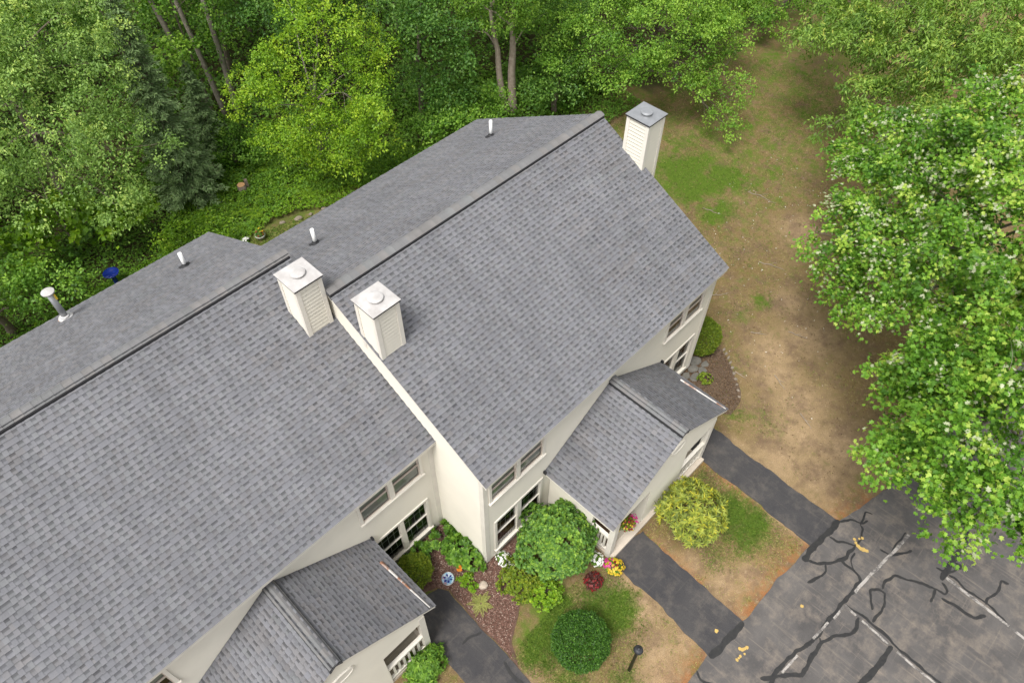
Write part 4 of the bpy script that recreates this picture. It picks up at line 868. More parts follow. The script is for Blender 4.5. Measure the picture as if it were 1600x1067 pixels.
# three tall trunks in the gap, crowns high above
for i, (lb_, b_, ln, r_) in enumerate((('tall bare trunk leaning left in the dark gap of the woods', (6.6, 20.2), (-1.0, .9), .13), ('middle tall bare trunk of the three in the dark gap', (6.9, 19.6), (-.4, .5), .12), ('right-hand tall bare trunk of the three in the dark gap', (7.5, 19.5), (.15, .4), .13))):
    tree('tall_tree', lb_, b_, [(b_[0] + ln[0]*2, b_[1] + ln[1]*2 + 1, 12.2, 2.3), (b_[0] + ln[0]*2 + 1.2, b_[1] + 2.6, 13.2, 2.2)], r_, LF['mid'], dens=0.9, per=34, size=0.17, clump=0.55, tone=0.4, trunk_top=11.5, twigs=2, bark='greybark', lean=ln)
for i, (b_, ln) in enumerate((((17.6, 19.5), (.2, .4)), ((11.6, 24.5), (-.3, .3)))):
    tree('tall_tree', ('slender trunk far back in the woods right of the twin trunks', 'slender trunk far back above the yellow-green tree')[i], b_, [(b_[0], b_[1] + 1, 11.5, 2.8), (b_[0] + 1.8, b_[1] + 1.6, 12.5, 2.6)], .12, LF['dark'], dens=0.8, per=34, size=0.18, clump=0.6, tone=0.5, trunk_top=11, twigs=2, lean=ln)
# far rows of trees closing the view at the back of the woods
far = [(2.5, 29), (8.5, 27.5), (14, 25), (18.5, 22), (23, 18.5), (27, 14.5), (-4, 25.5), (-8, 21), (31, 11)]
for i, (x, y) in enumerate(far):
    L_ = [(x + random.uniform(-1.8, 1.8), y + random.uniform(-1.6, 1.2), z, random.uniform(2.0, 2.7)) for z in (2.4, 4.2, 6.0, 7.6, 9.0)]
    nb_ = ('leftmost', 'second', 'third', 'fourth', 'fifth', 'sixth')
    labs = ('dense tree at the very back of the woods above the bare trunks', 'dense tree at the very back, above the yellow-green tree', 'dense tree at the back between the yellow-green tree and the twin trunks', 'dense tree at the back directly above the twin trunks', 'dense tree at the back above the roof peak', 'dense tree at the back above the galvanised chimney', 'dense tree at the back of the top left corner', 'dense tree on the far left edge behind the grey-green tree', 'dense tree at the back above the brown lawn')
    tree('broadleaf_tree', labs[i], (x, y), L_, 0.15, LF['mid' if i % 2 else 'dark'], dens=0.85, per=34, size=0.20, clump=0.65, tone=0.42, twigs=2, group='dense trees closing the back of the woods')

# --- spruce
def spruce(base, H, R0, label):
    root = empty('spruce_tree', (*base, 0), label, 'tree'); x, y = base
    MB().tube([(x, y, -.1), (x, y, H*.5), (x, y, H)], [.15, .10, .015], 8).build('trunk', MT['bark'], root, True)
    LV = Leaves(); bb = MB(); z = 0.5
    while z < H - .1:
        r = R0 * (1 - z / H) ** 0.85 + .08; nb = max(5, int(11 * r / R0) + 4)
        for k in range(nb):
            a = random.uniform(0, 2*math.pi); rr = r * random.uniform(.75, 1.15); d = np.array([math.cos(a), math.sin(a), 0.0]); s = np.array([-d[1], d[0], 0.0])
            tip = np.array([x, y, z]) + d * rr + np.array([0, 0, -rr * .28 + .12])
            bb.tube([(x, y, z), tuple(np.array([x, y, z]) + d*rr*.55 + np.array([0, 0, -rr*.2])), tuple(tip)], [.022, .014, .004], 4, False)
            n = int(70 * rr + 12); t = rng.random(n) ** .7; half = (1 - t) * rr * .36 + .07
            sd = rng.uniform(-1, 1, n)
            C = np.array([x, y, z]) + d * (t * rr)[:, None] + s * (sd * half)[:, None] + np.array([0, 0, 1.0]) * (-(t ** .8) * rr * .28 + .10 * t * t - .05 * np.abs(sd) + rng.normal(0, .03, n))[:, None]
            D = d * .9 + s * (np.sign(sd) * .8)[:, None] + rng.normal(0, .22, (n, 3)) + np.array([0, 0, -.1])
            N = np.array([0, 0, 1.0]) + rng.normal(0, .45, (n, 3))
            LV.add(C, D, N, rng.uniform(.13, .24, n), rng.uniform(.03, .055, n), .42 + .28 * t + rng.normal(0, .16, n))
        z += 0.21 + .06 * (1 - z / H)
    o = bb.build('branches', MT['bark'], root); o['kind'] = 'stuff'
    LV.build('crown', LF['spruce'], root, 'stuff')
spruce((2.7, 15.5), 9.8, 1.5, 'blue-green spruce between the grey-green tree and the bare trunks')
spruce((4.9, 17.2), 5.0, 1.2, 'small dark spruce half hidden behind the tall blue-green spruce')

# --- trees at the right of the lawn
tree('oak_tree', 'pale green oak spreading over the lawn at the upper right corner', (29.0, -5.0), [(23.6, -1.9, 5.6, 1.7), (24.4, -3.9, 6.6, 1.9), (24.0, -6.3, 7.6, 2.2), (25.0, -1.6, 5.2, 1.6), (24.6, -.2, 4.5, 1.1), (26.4, 0.0, 5.0, 1.4), (20.6, -3.4, 4.0, .65), (21.3, -4.2, 4.3, .85), (22.3, -3.7, 4.8, .9), (26.8, -2.2, 6.5, 2.2), (27, -5.5, 8.0, 2.6), (24.5, -8.5, 7.5, 2.2), (28.5, -0.6, 6.0, 2.0), (28.2, 1.2, 5.0, 1.6), (22.8, -5.2, 6.4, 1.2), (23.8, -6.1, 6.2, 1.4), (30.5, 1.0, 5, 1.8), (23.4, -4.8, 4.6, 1.2), (22.6, -5.9, 5.2, 1.1), (21.4, -6.3, 5.6, 1.0), (25.6, -5.6, 5.2, 1.5), (26.5, -8, 6, 1.8), (27.3, -3.0, 4.5, 1.6), (27.1, -6.5, 5.0, 1.7), (25.6, -2.8, 4.4, 1.3)], 0.26, LF['oak'], dens=1.6, per=38, size=0.165, asp=0.36, clump=0.38, tone=0.50, droop=0.6, bark='palebark', T=T_LANCE)
keepA = []
mapA = tree('maple_tree', 'green maple with whitish leaf clusters over the lawn, right edge', (17.2, -11.2), [(13.9, -8.0, 5.6, 1.5), (15.6, -8.6, 6.9, 1.7), (16.8, -9.7, 7.9, 1.9), (16.8, -6.6, 5.2, 1.35), (18.7, -5.4, 4.6, .85), (20.2, -5.3, 5.0, .9), (17.6, -5.9, 4.8, 1.0), (18.9, -7.6, 6.4, 1.5), (17.6, -7.6, 6.6, 1.7), (13.3, -7.3, 4.9, .95), (14.8, -7.1, 5.3, 1.1), (12.6, -8.1, 4.6, .75), (12.7, -8.8, 5.4, 1.15), (13.6, -10.0, 6.6, 1.6), (14.5, -10.8, 7.9, 1.9), (12.0, -9.2, 4.6, .7), (11.6, -10.2, 5.9, 1.2), (19.0, -9.0, 7.7, 2.2), (18.6, -7.0, 5.6, 1.4), (12.4, -11.2, 7.2, 1.5), (15.1, -9.2, 5.5, 1.5), (13.2, -10.3, 5.6, 1.3), (16.5, -8.0, 5.0, 1.3), (11.8, -11.6, 6.0, 1.2), (12.6, -12.3, 7.4, 1.6), (14.0, -12.2, 8.0, 1.9), (16, -12, 8, 2)], 0.20, LF['maple'], dens=1.9, per=34, size=0.115, asp=0.95, clump=0.30, tone=0.53, T=T_MAPLE, pale=0.26, core=.6, droop=0.35, bark='palebark', keep=keepA)
keepB = []
mapB = tree('maple_tree', 'nearer green maple overhanging the parking lot, lower right edge', (12.6, -13.4), [(9.4, -11.1, 5.1, .85), (9.7, -12.1, 5.6, 1.2), (9.2, -12.2, 6.4, 1.25), (8.2, -11.9, 5.8, .9), (7.7, -11.5, 5.0, .6), (7.5, -12.4, 5.6, .9), (6.9, -13.2, 5.7, .9), (6.35, -14.0, 5.5, .6), (7.2, -14.2, 6.5, 1.1), (7.7, -12.9, 6.7, 1.1), (8.3, -13.3, 7.5, 1.3), (10.2, -12.6, 6.9, 1.5), (10.8, -13.2, 8.2, 1.9), (7.2, -15.0, 6.0, .9), (10.2, -11.5, 5.4, 1.1), (9.6, -14.6, 8.0, 1.7), (8.6, -15.4, 7.2, 1.3)], 0.17, LF['maple'], dens=2.1, per=36, size=0.118, asp=0.95, clump=0.30, tone=0.54, T=T_MAPLE, pale=0.05, core=.5, droop=0.35, bark='palebark', keep=keepB)
for rt_, kp_ in ((mapA, keepA), (mapB, keepB)):       # the leaves that show largest are parts of their own
    C, D, N, L, t = (np.concatenate([k[i] for k in kp_]) for i in range(5))
    px = np.array([to_px(c) for c in C]); ok = (px[:, 0] > 0) & (px[:, 0] < 1600) & (px[:, 1] > 0) & (px[:, 1] < 1067)
    sc_ = np.where(ok, L / px[:, 2], 0); sel = np.argsort(-sc_)[:300]; loc = np.array(rootloc(rt_)); shapes = []
    for q in range(8):
        V, I, k = leaf_arrays(np.zeros((1, 3)), np.array([[1.0, 0, 0]]), np.array([[0, 0, 1.0]]), 1.0, .95, T_MAPLE); shapes.append(tri_mesh('leaf', V, I, np.full(k, (.3, .42, .5, .55, .62, .7, .8, .97)[q]), LF['maple']))
    for i in sel:
        d = Vector(D[i]).normalized(); n = Vector(N[i]); n = (n - d * n.dot(d)).normalized(); s = n.cross(d)
        q = 7 if t[i] > .92 else min(6, max(0, int((t[i] - .2) * 9)))
        o = bpy.data.objects.new('leaf', shapes[q]); col.objects.link(o); o.parent = rt_
        o.matrix_local = Matrix.Translation(Vector(C[i] - loc)) @ Matrix(((d.x, s.x, n.x), (d.y, s.y, n.y), (d.z, s.z, n.z))).to_4x4() @ Matrix.Scale(float(L[i]), 4)

# --- garden shrubs
def shrub(name, label, c, r, mat_leaf, n, size, asp=0.6, cat='bush', tone=0.5, spread=0.2, T=T_KITE, lumpy=0.06, clip=False, zc=None, bark='bark', droop=0.0, tuft=0.0):
    root = empty(name, (c[0], c[1], 0), label, cat); rx, ry, rz = r; z0 = zc if zc is not None else rz * 0.85
    sb = MB()
    for k in range(9):
        a = random.uniform(0, 6.28); q = random.uniform(.3, .75); sb.tube(limb_pts((c[0] + .08*math.cos(a), c[1] + .08*math.sin(a), -.05), (c[0] + rx*q*math.cos(a), c[1] + ry*q*math.sin(a), z0 + rz*.35*random.uniform(-.5, 1)), 4), [.03, .025, .02, .014, .008], 5, False)
    o = sb.build('stems', MT[bark], root); o['kind'] = 'stuff'
    LV = Leaves()
    if clip:
        d = unit(n); d[:, 2] = np.where(d[:, 2] < -.75, -d[:, 2], d[:, 2])
        rr = 1 - np.abs(rng.normal(0, .085, n)); lump = 1 + lumpy * np.sin(d[:, 0]*9 + 1) * np.sin(d[:, 1]*8) + lumpy * .6 * np.sin(d[:, 2]*13 + d[:, 0]*11)
        C = np.array([c[0], c[1], z0]) + d * np.array(r) * (rr * lump)[:, None]
        cl = np.sin(C[:, 0]*23 + np.sin(C[:, 1]*17)*2) * np.sin(C[:, 1]*21 + np.sin(C[:, 2]*19)*2)
        C += d * (cl * .035)[:, None]
        LV.add(C, d + rng.normal(0, .7, (n, 3)), d * .7 + np.array([0, 0, .5]) + rng.normal(0, .5, (n, 3)), size * rng.uniform(.7, 1.3, n), size * asp * rng.uniform(.7, 1.3, n), tone + .12*cl + rng.normal(0, spread, n), T)
    else:
        K = max(20, n // 9); d = unit(K); d[:, 2] = np.where((d[:, 2] < -.15), -d[:, 2], d[:, 2])
        lump = 1 + lumpy * (np.sin(d[:, 0]*6 + c[0]) + np.sin(d[:, 1]*6.5 + c[1]) + np.sin(d[:, 2]*8))
        rr = np.where(rng.random(K) < .25, rng.uniform(.55, .9, K), rng.uniform(.88, 1.03, K))
        cc = np.array([c[0], c[1], z0]) + d * np.array(r) * (rr * lump)[:, None]; cc[:, 2] = np.maximum(cc[:, 2], .04)
        if tuft:
            G_ = max(20, K // 4); gi = rng.integers(0, G_, K); gd = d[gi]; gc = cc[gi]; cc = gc + unit(K) * tuft * rng.uniform(.3, 1, (K, 1)) + gd * tuft * .3; d = nrm(gd + .6 * nrm(cc - gc)); gt = rng.normal(0, .12, G_)[gi]
        else: gt = np.zeros(K)
        idx = np.repeat(np.arange(K), 9); m = len(idx); a = np.tile(np.arange(9) * 2.4, K) + rng.random(m) * .6
        out = nrm(d * .8 + np.array([0, 0, .5])); s1 = nrm(np.cross(out, np.array([.3, .2, .93]))); s2 = np.cross(out, s1)
        rad = s1[idx] * np.cos(a)[:, None] + s2[idx] * np.sin(a)[:, None]; el = rng.uniform(.15, .7, m)
        D = rad * (1 - el * .5)[:, None] + out[idx] * el[:, None] - np.array([0, 0, droop]); L = size * rng.uniform(.7, 1.25, m)
        C = cc[idx] + nrm(D) * (L * .5)[:, None]; N = out[idx] * 1.0 - rad * .2 + rng.normal(0, .25, (m, 3))
        LV.add(C, D, N, L, L * asp, tone + gt[idx] + rng.normal(0, spread * .7, K)[idx] + rng.normal(0, spread, m), T)
    LV.build('foliage', mat_leaf, root, 'stuff'); return root
shrub('clipped_bush', 'dense dark green bush clipped to a ball beside the black path light', (0.20, -8.72), (.80, .80, .74), LF['yew'], 26000, .044, .6, clip=True, zc=.62, lumpy=.03, tone=.40, spread=.26)
shrub('viburnum_bush', 'large rounded mid-green bush against the corner of the porch', (1.72, -6.40), (1.04, 1.04, .98), LF['viburnum'], 21000, .085, .6, tone=.50, spread=.24, lumpy=.075, zc=.95, droop=.1, tuft=.13)
shrub('rhododendron_bush', 'yellowish rhododendron with narrow leaves between two walkways', (5.35, -8.72), (.98, .98, .80), LF['rhodo'], 4300, .165, .25, tone=.50, spread=.26, lumpy=.05, zc=.72, T=T_LANCE)
shrub('rounded_bush', 'rounded green bush with reddish tips at the right end of the house', (11.2, -4.95), (.66, .66, .75), LF['olive'], 15000, .045, .6, clip=True, zc=.72, tone=.42, lumpy=.04)
shrub('rounded_bush', 'olive green bush between the left porch roof and the mulch bed', (-1.72, -4.02), (.58, .50, .58), LF['olive'], 13000, .04, .6, clip=True, zc=.55, tone=.5, lumpy=.08)
shrub('spreading_bush', 'loose yellow-green bush in front of the big rounded bush', (0.42, -6.30), (.62, .62, .42), LF['olive'], 5200, .06, .6, tone=.52, lumpy=.10, zc=.30)
shrub('spreading_bush', 'small light green bush beside the large rounded bush, lower side', (0.62, -7.05), (.48, .48, .30), LF['lime'], 2600, .07, .62, tone=.45, lumpy=.10, zc=.22)
shrub('leafy_plant', 'broad-leaved green plant against the gable wall by the orange flower', (-0.22, -4.55), (.42, .55, .40), LF['mid'], 1800, .12, .55, cat='plant', tone=.36, lumpy=.12, zc=.24, droop=.25, tuft=.10)
shrub('leafy_plant', 'low green plant in the inside corner of the two walls', (-0.36, -3.75), (.55, .38, .32), LF['mid'], 1700, .10, .45, cat='plant', tone=.32, lumpy=.14, zc=.20, droop=.25, tuft=.10)
shrub('leafy_plant', 'low green plant under the left-hand lower windows', (-1.25, -3.62), (.55, .30, .28), LF['mid'], 1500, .09, .5, cat='plant', tone=.30, lumpy=.14, zc=.18, droop=.25, tuft=.10)
shrub('leafy_plant', 'narrow-leaved green plant in front of the left porch railing', (-3.15, -6.10), (.55, .40, .38), LF['mid'], 1900, .13, .36, cat='plant', tone=.42, lumpy=.12, zc=.25, droop=.3, T=T_LANCE)
shrub('leafy_plant', 'small light green seedling beside the mosaic stepping stone', (-0.70, -5.12), (.22, .2, .12), LF['lime'], 260, .09, .5, cat='plant', tone=.5, zc=.07)
shrub('leafy_plant', 'tiny light green seedling nearest the pale rock', (-0.66, -5.45), (.15, .14, .09), LF['lime'], 160, .08, .5, cat='plant', tone=.4, zc=.05)
shrub('leafy_plant', 'low reddish-tinged green plant beside the flat grey stones', (10.15, -5.95), (.25, .25, .18), LF['olive'], 420, .08, .5, cat='plant', tone=.5, zc=.1)

def petals(LV, c, r, n, size, up=.6, tone=.5):
    d = unit(n); d[:, 2] = np.abs(d[:, 2]) * (1 if up else 1); C = np.array(c) + d * np.array(r) * rng.uniform(.85, 1.08, (n, 1))
    k = 5; idx = np.repeat(np.arange(n), k); a = np.tile(np.arange(k) * 2 * math.pi / k, n) + np.repeat(rng.random(n) * 6, k)
    nn = nrm(d + np.array([0, 0, up]))[idx]; s1 = nrm(np.cross(nn, np.array([.31, .2, .9]))); s2 = np.cross(nn, s1); D = s1*np.cos(a)[:, None] + s2*np.sin(a)[:, None]
    L = (size * rng.uniform(.7, 1.2, n))[idx]
    LV.add(C[idx] + D * (L * .45)[:, None] + nn * .01, D, nn, L, L * .8, tone + rng.normal(0, .25, len(idx)))
def flowers(name, label, c, r, leafm, blooms, nleaf=700, lsize=.06, cat='flowers', pot=None, z0=0.0):
    root = empty(name, (c[0], c[1], z0), label, cat); cz = c[2]
    LV = Leaves(); n = nleaf; d = unit(n); d[:, 2] = np.abs(d[:, 2]) - .15; C = np.array(c) + d * np.array(r) * rng.uniform(.5, 1, (n, 1)); C[:, 2] = np.maximum(C[:, 2], z0 + .02)
    LV.add(C, d + rng.normal(0, .6, (n, 3)), np.array([0, 0, 1.]) + d * .5 + rng.normal(0, .4, (n, 3)), lsize * rng.uniform(.7, 1.3, n), lsize * .5, .45 + rng.normal(0, .2, n)); LV.build('foliage', leafm, root, 'stuff')
    for mt_, nb_, sz_, off in blooms:
        B = Leaves(); petals(B, (c[0] + off[0], c[1] + off[1], cz + off[2]), (r[0]*off[3], r[1]*off[3], r[2]*off[3]), nb_, sz_); B.build('blossoms', mt_, root, 'stuff')
    if pot: pot(root)
    return root
flowers('flower_patch', 'white flowers along the wall at the corner of the right-hand house', (0.52, -5.52, .10), (.22, .34, .10), LF['mid'], [(LF['white'], 75, .042, (0, 0, 0, 1))], 420)
flowers('flower_patch', 'white flowers at the foot of the porch railing', (2.40, -7.46, .16), (.22, .26, .16), LF['mid'], [(LF['white'], 75, .042, (0, 0, 0, 1))], 420)
flowers('flower_patch', 'dark red flowering plant below the large rounded bush', (1.86, -7.82, .14), (.29, .27, .20), LF['wine'], [(LF['red'], 42, .038, (0, 0, 0, 1))], 1500, .065)
def pot1(root): MB().lathe([(.13, 0), (.17, .24), (.19, .25), (.19, .28), (.16, .28), (.15, .2), (.01, .2)], (2.52, -7.98, 0.0), 20).build('pot', MT['terracotta'], root, True)
flowers('potted_flowers', 'pot of yellow and magenta flowers by the walkway edge', (2.52, -7.98, .34), (.27, .27, .19), LF['mid'], [(LF['yellow'], 105, .042, (.03, -.05, 0, 1)), (LF['pink'], 34, .045, (-.04, .12, .08, .62)), (LF['red'], 8, .045, (.0, -.05, .1, .5))], 1200, .06, 'flower pot', pot1)
flowers('orange_flower', 'single orange bloom at the front of the broad-leaved plant', (-0.66, -4.84, .40), (.09, .09, .05), LF['mid'], [(LF['orange'], 5, .06, (0, 0, 0, .7))], 40, .07)
def basket(root):
    c = (3.36, -7.62, 1.42)
    MB().lathe([(.05, -.16), (.15, -.12), (.19, 0), (.20, .02), (.18, .02), (.14, -.05), (.01, -.05)], c, 18).build('basket', MT['brownbox'], root, True)
    for k in range(3):
        a = k * 2.09; MB().tube([(c[0] + .19*math.cos(a), c[1] + .19*math.sin(a), c[2] + .01), (c[0], c[1], c[2] + .62)], .005, 5).build('chain', MT['black'], root)
flowers('hanging_basket', 'hanging basket of red, yellow and magenta flowers at the porch entry', (3.36, -7.62, 1.48), (.31, .31, .26), LF['olive'], [(LF['red'], 34, .04, (-.03, .03, 0, .95)), (LF['yellow'], 30, .038, (-.08, 0, -.04, .9)), (LF['pink'], 26, .045, (.14, -.02, -.03, .75))], 1100, .05, 'hanging basket', basket, z0=1.2)
# fern
def fern(label, c, n, L, m, z=0.03):
    root = empty('fern', (c[0], c[1], 0), label, 'fern'); LV = Leaves()
    for k in range(n):
        a = 6.283 * k / n + random.uniform(-.3, .3); d = np.array([math.cos(a), math.sin(a), 0.]); s = np.array([-d[1], d[0], 0.]); l = L * random.uniform(.7, 1.15)
        q = np.repeat(np.linspace(.12, 1, 16), 2); sd = np.tile([1., -1.], 16); wd = .060 * np.sin(np.pi * q ** .8) + .012
        C = np.array([c[0], c[1], z]) + d * (q * l)[:, None] + s * (sd * wd * .5)[:, None] + np.array([0, 0, 1.]) * (l * .75 * (q - .9 * q * q))[:, None]
        LV.add(C, s * sd[:, None] + d * .5, np.array([0, 0, 1.]) + rng.normal(0, .2, (32, 3)), wd * 1.3, .020, .5 + rng.normal(0, .25, 32))
    LV.build('fronds', m, root, 'stuff'); return root
fern('pale yellow-green fern in the middle of the reddish mulch', (-0.86, -5.92), 15, .36, LF['fernpale'])
for i, (x, y) in enumerate([(3.9, 12.6), (5.4, 13.2), (4.6, 13.6), (6.2, 12.0), (3.5, 13.3), (-1.2, 10.2), (-2.9, 10.7), (-0.3, 10.9), (5.9, 14.6)]):
    fern(('fern nearest the flower pot behind the house', 'fern right of the tree stump', 'fern just above the tree stump', 'fern among the ground cover left of the yellow-green tree', 'fern left of the tree stump', 'fern near the blue birdbath, right side', 'fern left of the blue birdbath', 'fern behind the blue birdbath', 'fern under the yellow-green tree, far side')[i], (x, y), 12, .62, LF['lime'], .15)

# --- ground cover and loose stuff
def cover(name, label, poly, n, size, m, hmax, T=T_KITE, asp=.6, tone=.5, spread=.2, freq=1.4, cat='ground cover', jit=.5):
    q = scatter(poly, n); h = np.clip(.5 + .5 * snoise(q[:, 0], q[:, 1], freq), .05, 1.2) * hmax; k = len(q)
    z = h * rng.uniform(.35, 1.0, k) ** .6 + .02
    LV = Leaves(); g = .3 * snoise(q[:, 1] * .8, q[:, 0] * .8, 1.1)
    LV.add(np.column_stack([q, z]), np.column_stack([rng.normal(size=(k, 2)), rng.normal(0, .3, k) - .2]), np.array([0, 0, 1.]) + rng.normal(0, jit, (k, 3)), size * rng.uniform(.6, 1.4, k), size * asp * rng.uniform(.7, 1.3, k), tone + spread * g * 2 + rng.normal(0, spread, k), T)
    o = LV.build(name, m); return tag(o, label, cat, kind='stuff')
cover('ground_cover', 'bright green low plants covering the ground along the wood edge behind the houses', [(-9, 8.0), (-1, 7.9), (2.2, 11.5), (4.2, 11.85), (5.4, 11.5), (9.0, 8.8), (13, 6.6), (17, 5.8), (17.5, 8.4), (12, 11.5), (9, 14), (6.5, 16.5), (3, 16.5), (0, 13.5), (-9, 13)], 60000, .105, LF['lime'], .48, tone=.26, spread=.24)
cover('ground_cover', 'darker green leaves mixed through the wood-edge plants', [(-10, 8.8), (0, 8.6), (3, 11.9), (6, 12.4), (9.5, 9.6), (13, 7.6), (18, 6.2), (22, 6), (22, 12), (12, 16), (4, 19), (-10, 15)], 60000, .12, LF['mid'], .55, tone=.42, spread=.2)
cover('undergrowth', 'dim undergrowth of shrubs deep inside the woods', [(-12, 13.5), (2, 16), (8, 15.5), (14, 11.5), (18, 8), (24, 7.5), (33, 6), (38, 14), (20, 32), (0, 36), (-14, 26)], 70000, .20, LF['mid'], 1.5, tone=.30, spread=.2)
cover('mown_grass', 'green grass growing on the bank just behind the house walls', [(2.2, 7.3), (0.2, 7.3), (0.3, 9.6), (2.7, 11.8), (5.0, 11.3), (9.5, 8.6), (13, 6.6), (16, 5.6), (10, 5.6), (6, 5.6)], 45000, .13, LF['grass'], .10, T=T_BLADE, asp=.14, tone=.42, spread=.25, cat='grass', jit=1.0)

def lawn_blades():
    poly = [(-1.3, -11.2), (-1.3, -7.5), (2.6, -7.4), (2.5, -11.3)]; p2 = [(4.1, -7.8), (7.4, -7.8), (7.25, -11.6), (4.0, -11.4)]; p3 = [(8.75, -6.6), (11.2, -4.8), (11, 6.5), (18, 6.5), (30, 4.5), (31, -6), (17, -13), (9.4, -12), (8.7, -9)]; p4 = [(-4.5, -11), (-4.5, -6.2), (-2.75, -6.0), (-2.75, -11.1)]
    Q = np.concatenate([scatter(poly, 34000), scatter(p2, 26000), scatter(p3, 150000), scatter(p4, 8000)])
    x, y = Q[:, 0], Q[:, 1]; g = np.zeros(len(Q)) + .10
    for cx, cy, r, a in GREEN: g = np.maximum(g, a * np.exp(-((x-cx)**2 + (y-cy)**2) / (r*r)))
    sd = np.zeros(len(Q))
    for cx, cy, r in SAND: sd = np.maximum(sd, np.exp(-((x-cx)**2 + (y-cy)**2) / (r*r)))
    g2 = g + .28 * snoise(x, y, 2.6)
    k = (rng.random(len(Q)) < np.clip(.16 + g2 - .5 * sd, .03, 1)) & (y > lot_y(x) + .05); Q, g2 = Q[k], g2[k]; n = len(Q)
    green = rng.random(n) < np.clip(g2 * 1.25, 0, .97); t = np.where(green, rng.uniform(.0, .5, n), rng.uniform(.6, 1, n)); L = rng.uniform(.05, .115, n)
    D = np.column_stack([rng.normal(0, .6, (n, 2)), rng.uniform(.25, 1, n) * np.where(green, 1, .4)]); LV = Leaves()
    LV.add(np.column_stack([Q, L * .3 * np.where(green, 1, .5) + .004]), D, rng.normal(size=(n, 3)), L, rng.uniform(.010, .020, n), t, T_BLADE)
    tag(LV.build('grass', LF['grass']), 'thin patchy grass blades, partly dried, on the lawns', 'grass', kind='stuff')
lawn_blades()
def chips(name, label, poly, n, m, size, cat, tone=.5, z=.026):
    q = scatter(poly, n); LV = Leaves()
    LV.add(np.column_stack([q, z + rng.uniform(0, .012, n)]), np.column_stack([rng.normal(size=(n, 2)), rng.normal(0, .15, n)]), np.array([0, 0, 1.]) + rng.normal(0, .35, (n, 3)), size * rng.uniform(.5, 1.6, n), size * .45 * rng.uniform(.6, 1.4, n), tone + rng.normal(0, .28, n))
    return tag(LV.build(name, m), label, cat, kind='stuff')
chips('bark_chips', 'loose reddish bark chips on the corner mulch bed', [(-2.4, -3.3), (0.05, -3.3), (0.05, -5.15), (1.2, -5.3), (0.2, -6.2), (-0.1, -6.7), (-0.6, -7.0), (-1.05, -7.25), (-1.3, -7.6), (-1.2, -5.0), (-1.42, -4.7)], 14000, LF['chip'], .045, 'bark chips', .55)
chips('bark_chips', 'loose dark chips on the stone-edged mulch bed', MULCH2, 3500, LF['litter'], .05, 'bark chips', .45)
chips('fallen_leaves', 'dead leaves and needles strewn on the brown lawn', [(9, -11), (11, -4.5), (11, 6), (20, 6), (30, 3), (30, -6), (16, -12.5)], 9000, LF['litter'], .055, 'dead leaves', .6, .006)
chips('white_petals', 'small white petals scattered on the brown lawn', [(11, -8), (12, -4), (16, -1), (24, 0), (22, -6), (14, -9), (10.5, -10)], 170, LF['white'], .05, 'petals', .6, .012)

# --- small things
def lump(name, label, cat, c, r, m, group=None, seed=0, flat=False):
    rs = random.Random(seed); b = MB(); n = 9; rings = [(.72, 0), (1.0, .35), (.93, .75), (.6, 1.0)] if not flat else [(1.0, 0), (1.02, .7), (.95, 1.0)]
    w = [rs.uniform(.78, 1.2) for _ in range(n)]; a0 = rs.random() * 6; vs_ = []
    for rr, h in rings:
        for k in range(n): a = a0 + 6.283*k/n; vs_.append((c[0] + r[0]*rr*w[k]*math.cos(a), c[1] + r[1]*rr*w[k]*math.sin(a), c[2] + r[2]*h*rs.uniform(.93, 1.05) if not flat else c[2] + r[2]*h))
    fs_ = [(i*n+k, i*n+(k+1) % n, (i+1)*n+(k+1) % n, (i+1)*n+k) for i in range(len(rings)-1) for k in range(n)] + [tuple(range((len(rings)-1)*n, len(rings)*n)), tuple(range(n))[::-1]]
    o = b.add(vs_, fs_).build(name, MT[m]); return tag(o, label, cat, group)
lump('garden_rock', 'pale squarish rock lying on the reddish mulch', 'rock', (-0.47, -5.60, .01), (.14, .14, .13), 'stone', seed=4)
EDG = [(11.80, -5.66), (11.70, -5.82), (11.60, -5.99), (11.47, -6.16), (11.30, -6.34), (11.14, -6.52), (10.98, -6.70), (10.80, -6.87), (10.62, -7.04), (10.42, -7.22)]
for i, (x, y) in enumerate(EDG): lump('edging_stone', '%s small stone along the curved dark bed edge, counted from the bush' % ('first', 'second', 'third', 'fourth', 'fifth', 'sixth', 'seventh', 'eighth', 'ninth', 'tenth')[i], 'stone', (x, y, .0), (random.uniform(.05, .09), random.uniform(.04, .07), random.uniform(.04, .07)), 'dullstone', 'edging stones of the dark mulch bed', seed=i)
for i, (x, y, r) in enumerate([(10.62, -5.22, .22), (10.28, -5.36, .20), (10.42, -5.66, .19), (10.05, -5.62, .20), (9.85, -5.36, .17), (10.75, -5.55, .15)]): lump('flagstone', ('flat grey stone nearest the rounded bush at the house corner', 'flat grey stone in the middle of the group at the house corner', 'flat grey stone nearest the little plant in the dark bed', 'flat grey stone nearest the rusty porch roof edge', 'flat grey stone tight against the house corner', 'small flat grey stone farthest from the house corner')[i], 'flagstone', (x, y, .0), (r, r*.8, .06), 'greystone', 'flat grey stones at the house corner', seed=20+i, flat=True)
for i, (x, y, r) in enumerate([(4.44, 11.5, .17), (5.05, 11.2, .24), (2.98, 11.75, .12), (6.2, 11.0, .18), (5.6, 11.1, .14)]):
    lump('garden_rock', ('pale rounded rock right of the flower pot behind the house', 'larger brown rock on the bank behind the house', 'small pink-grey rock left of the flower pot', 'grey rock on the bank nearest the yellow-green tree', 'small brown rock between two larger ones on the bank')[i], 'rock', (x, y, 0), (r*.75, r*.6, r*.6), 'dullstone', seed=40+i)
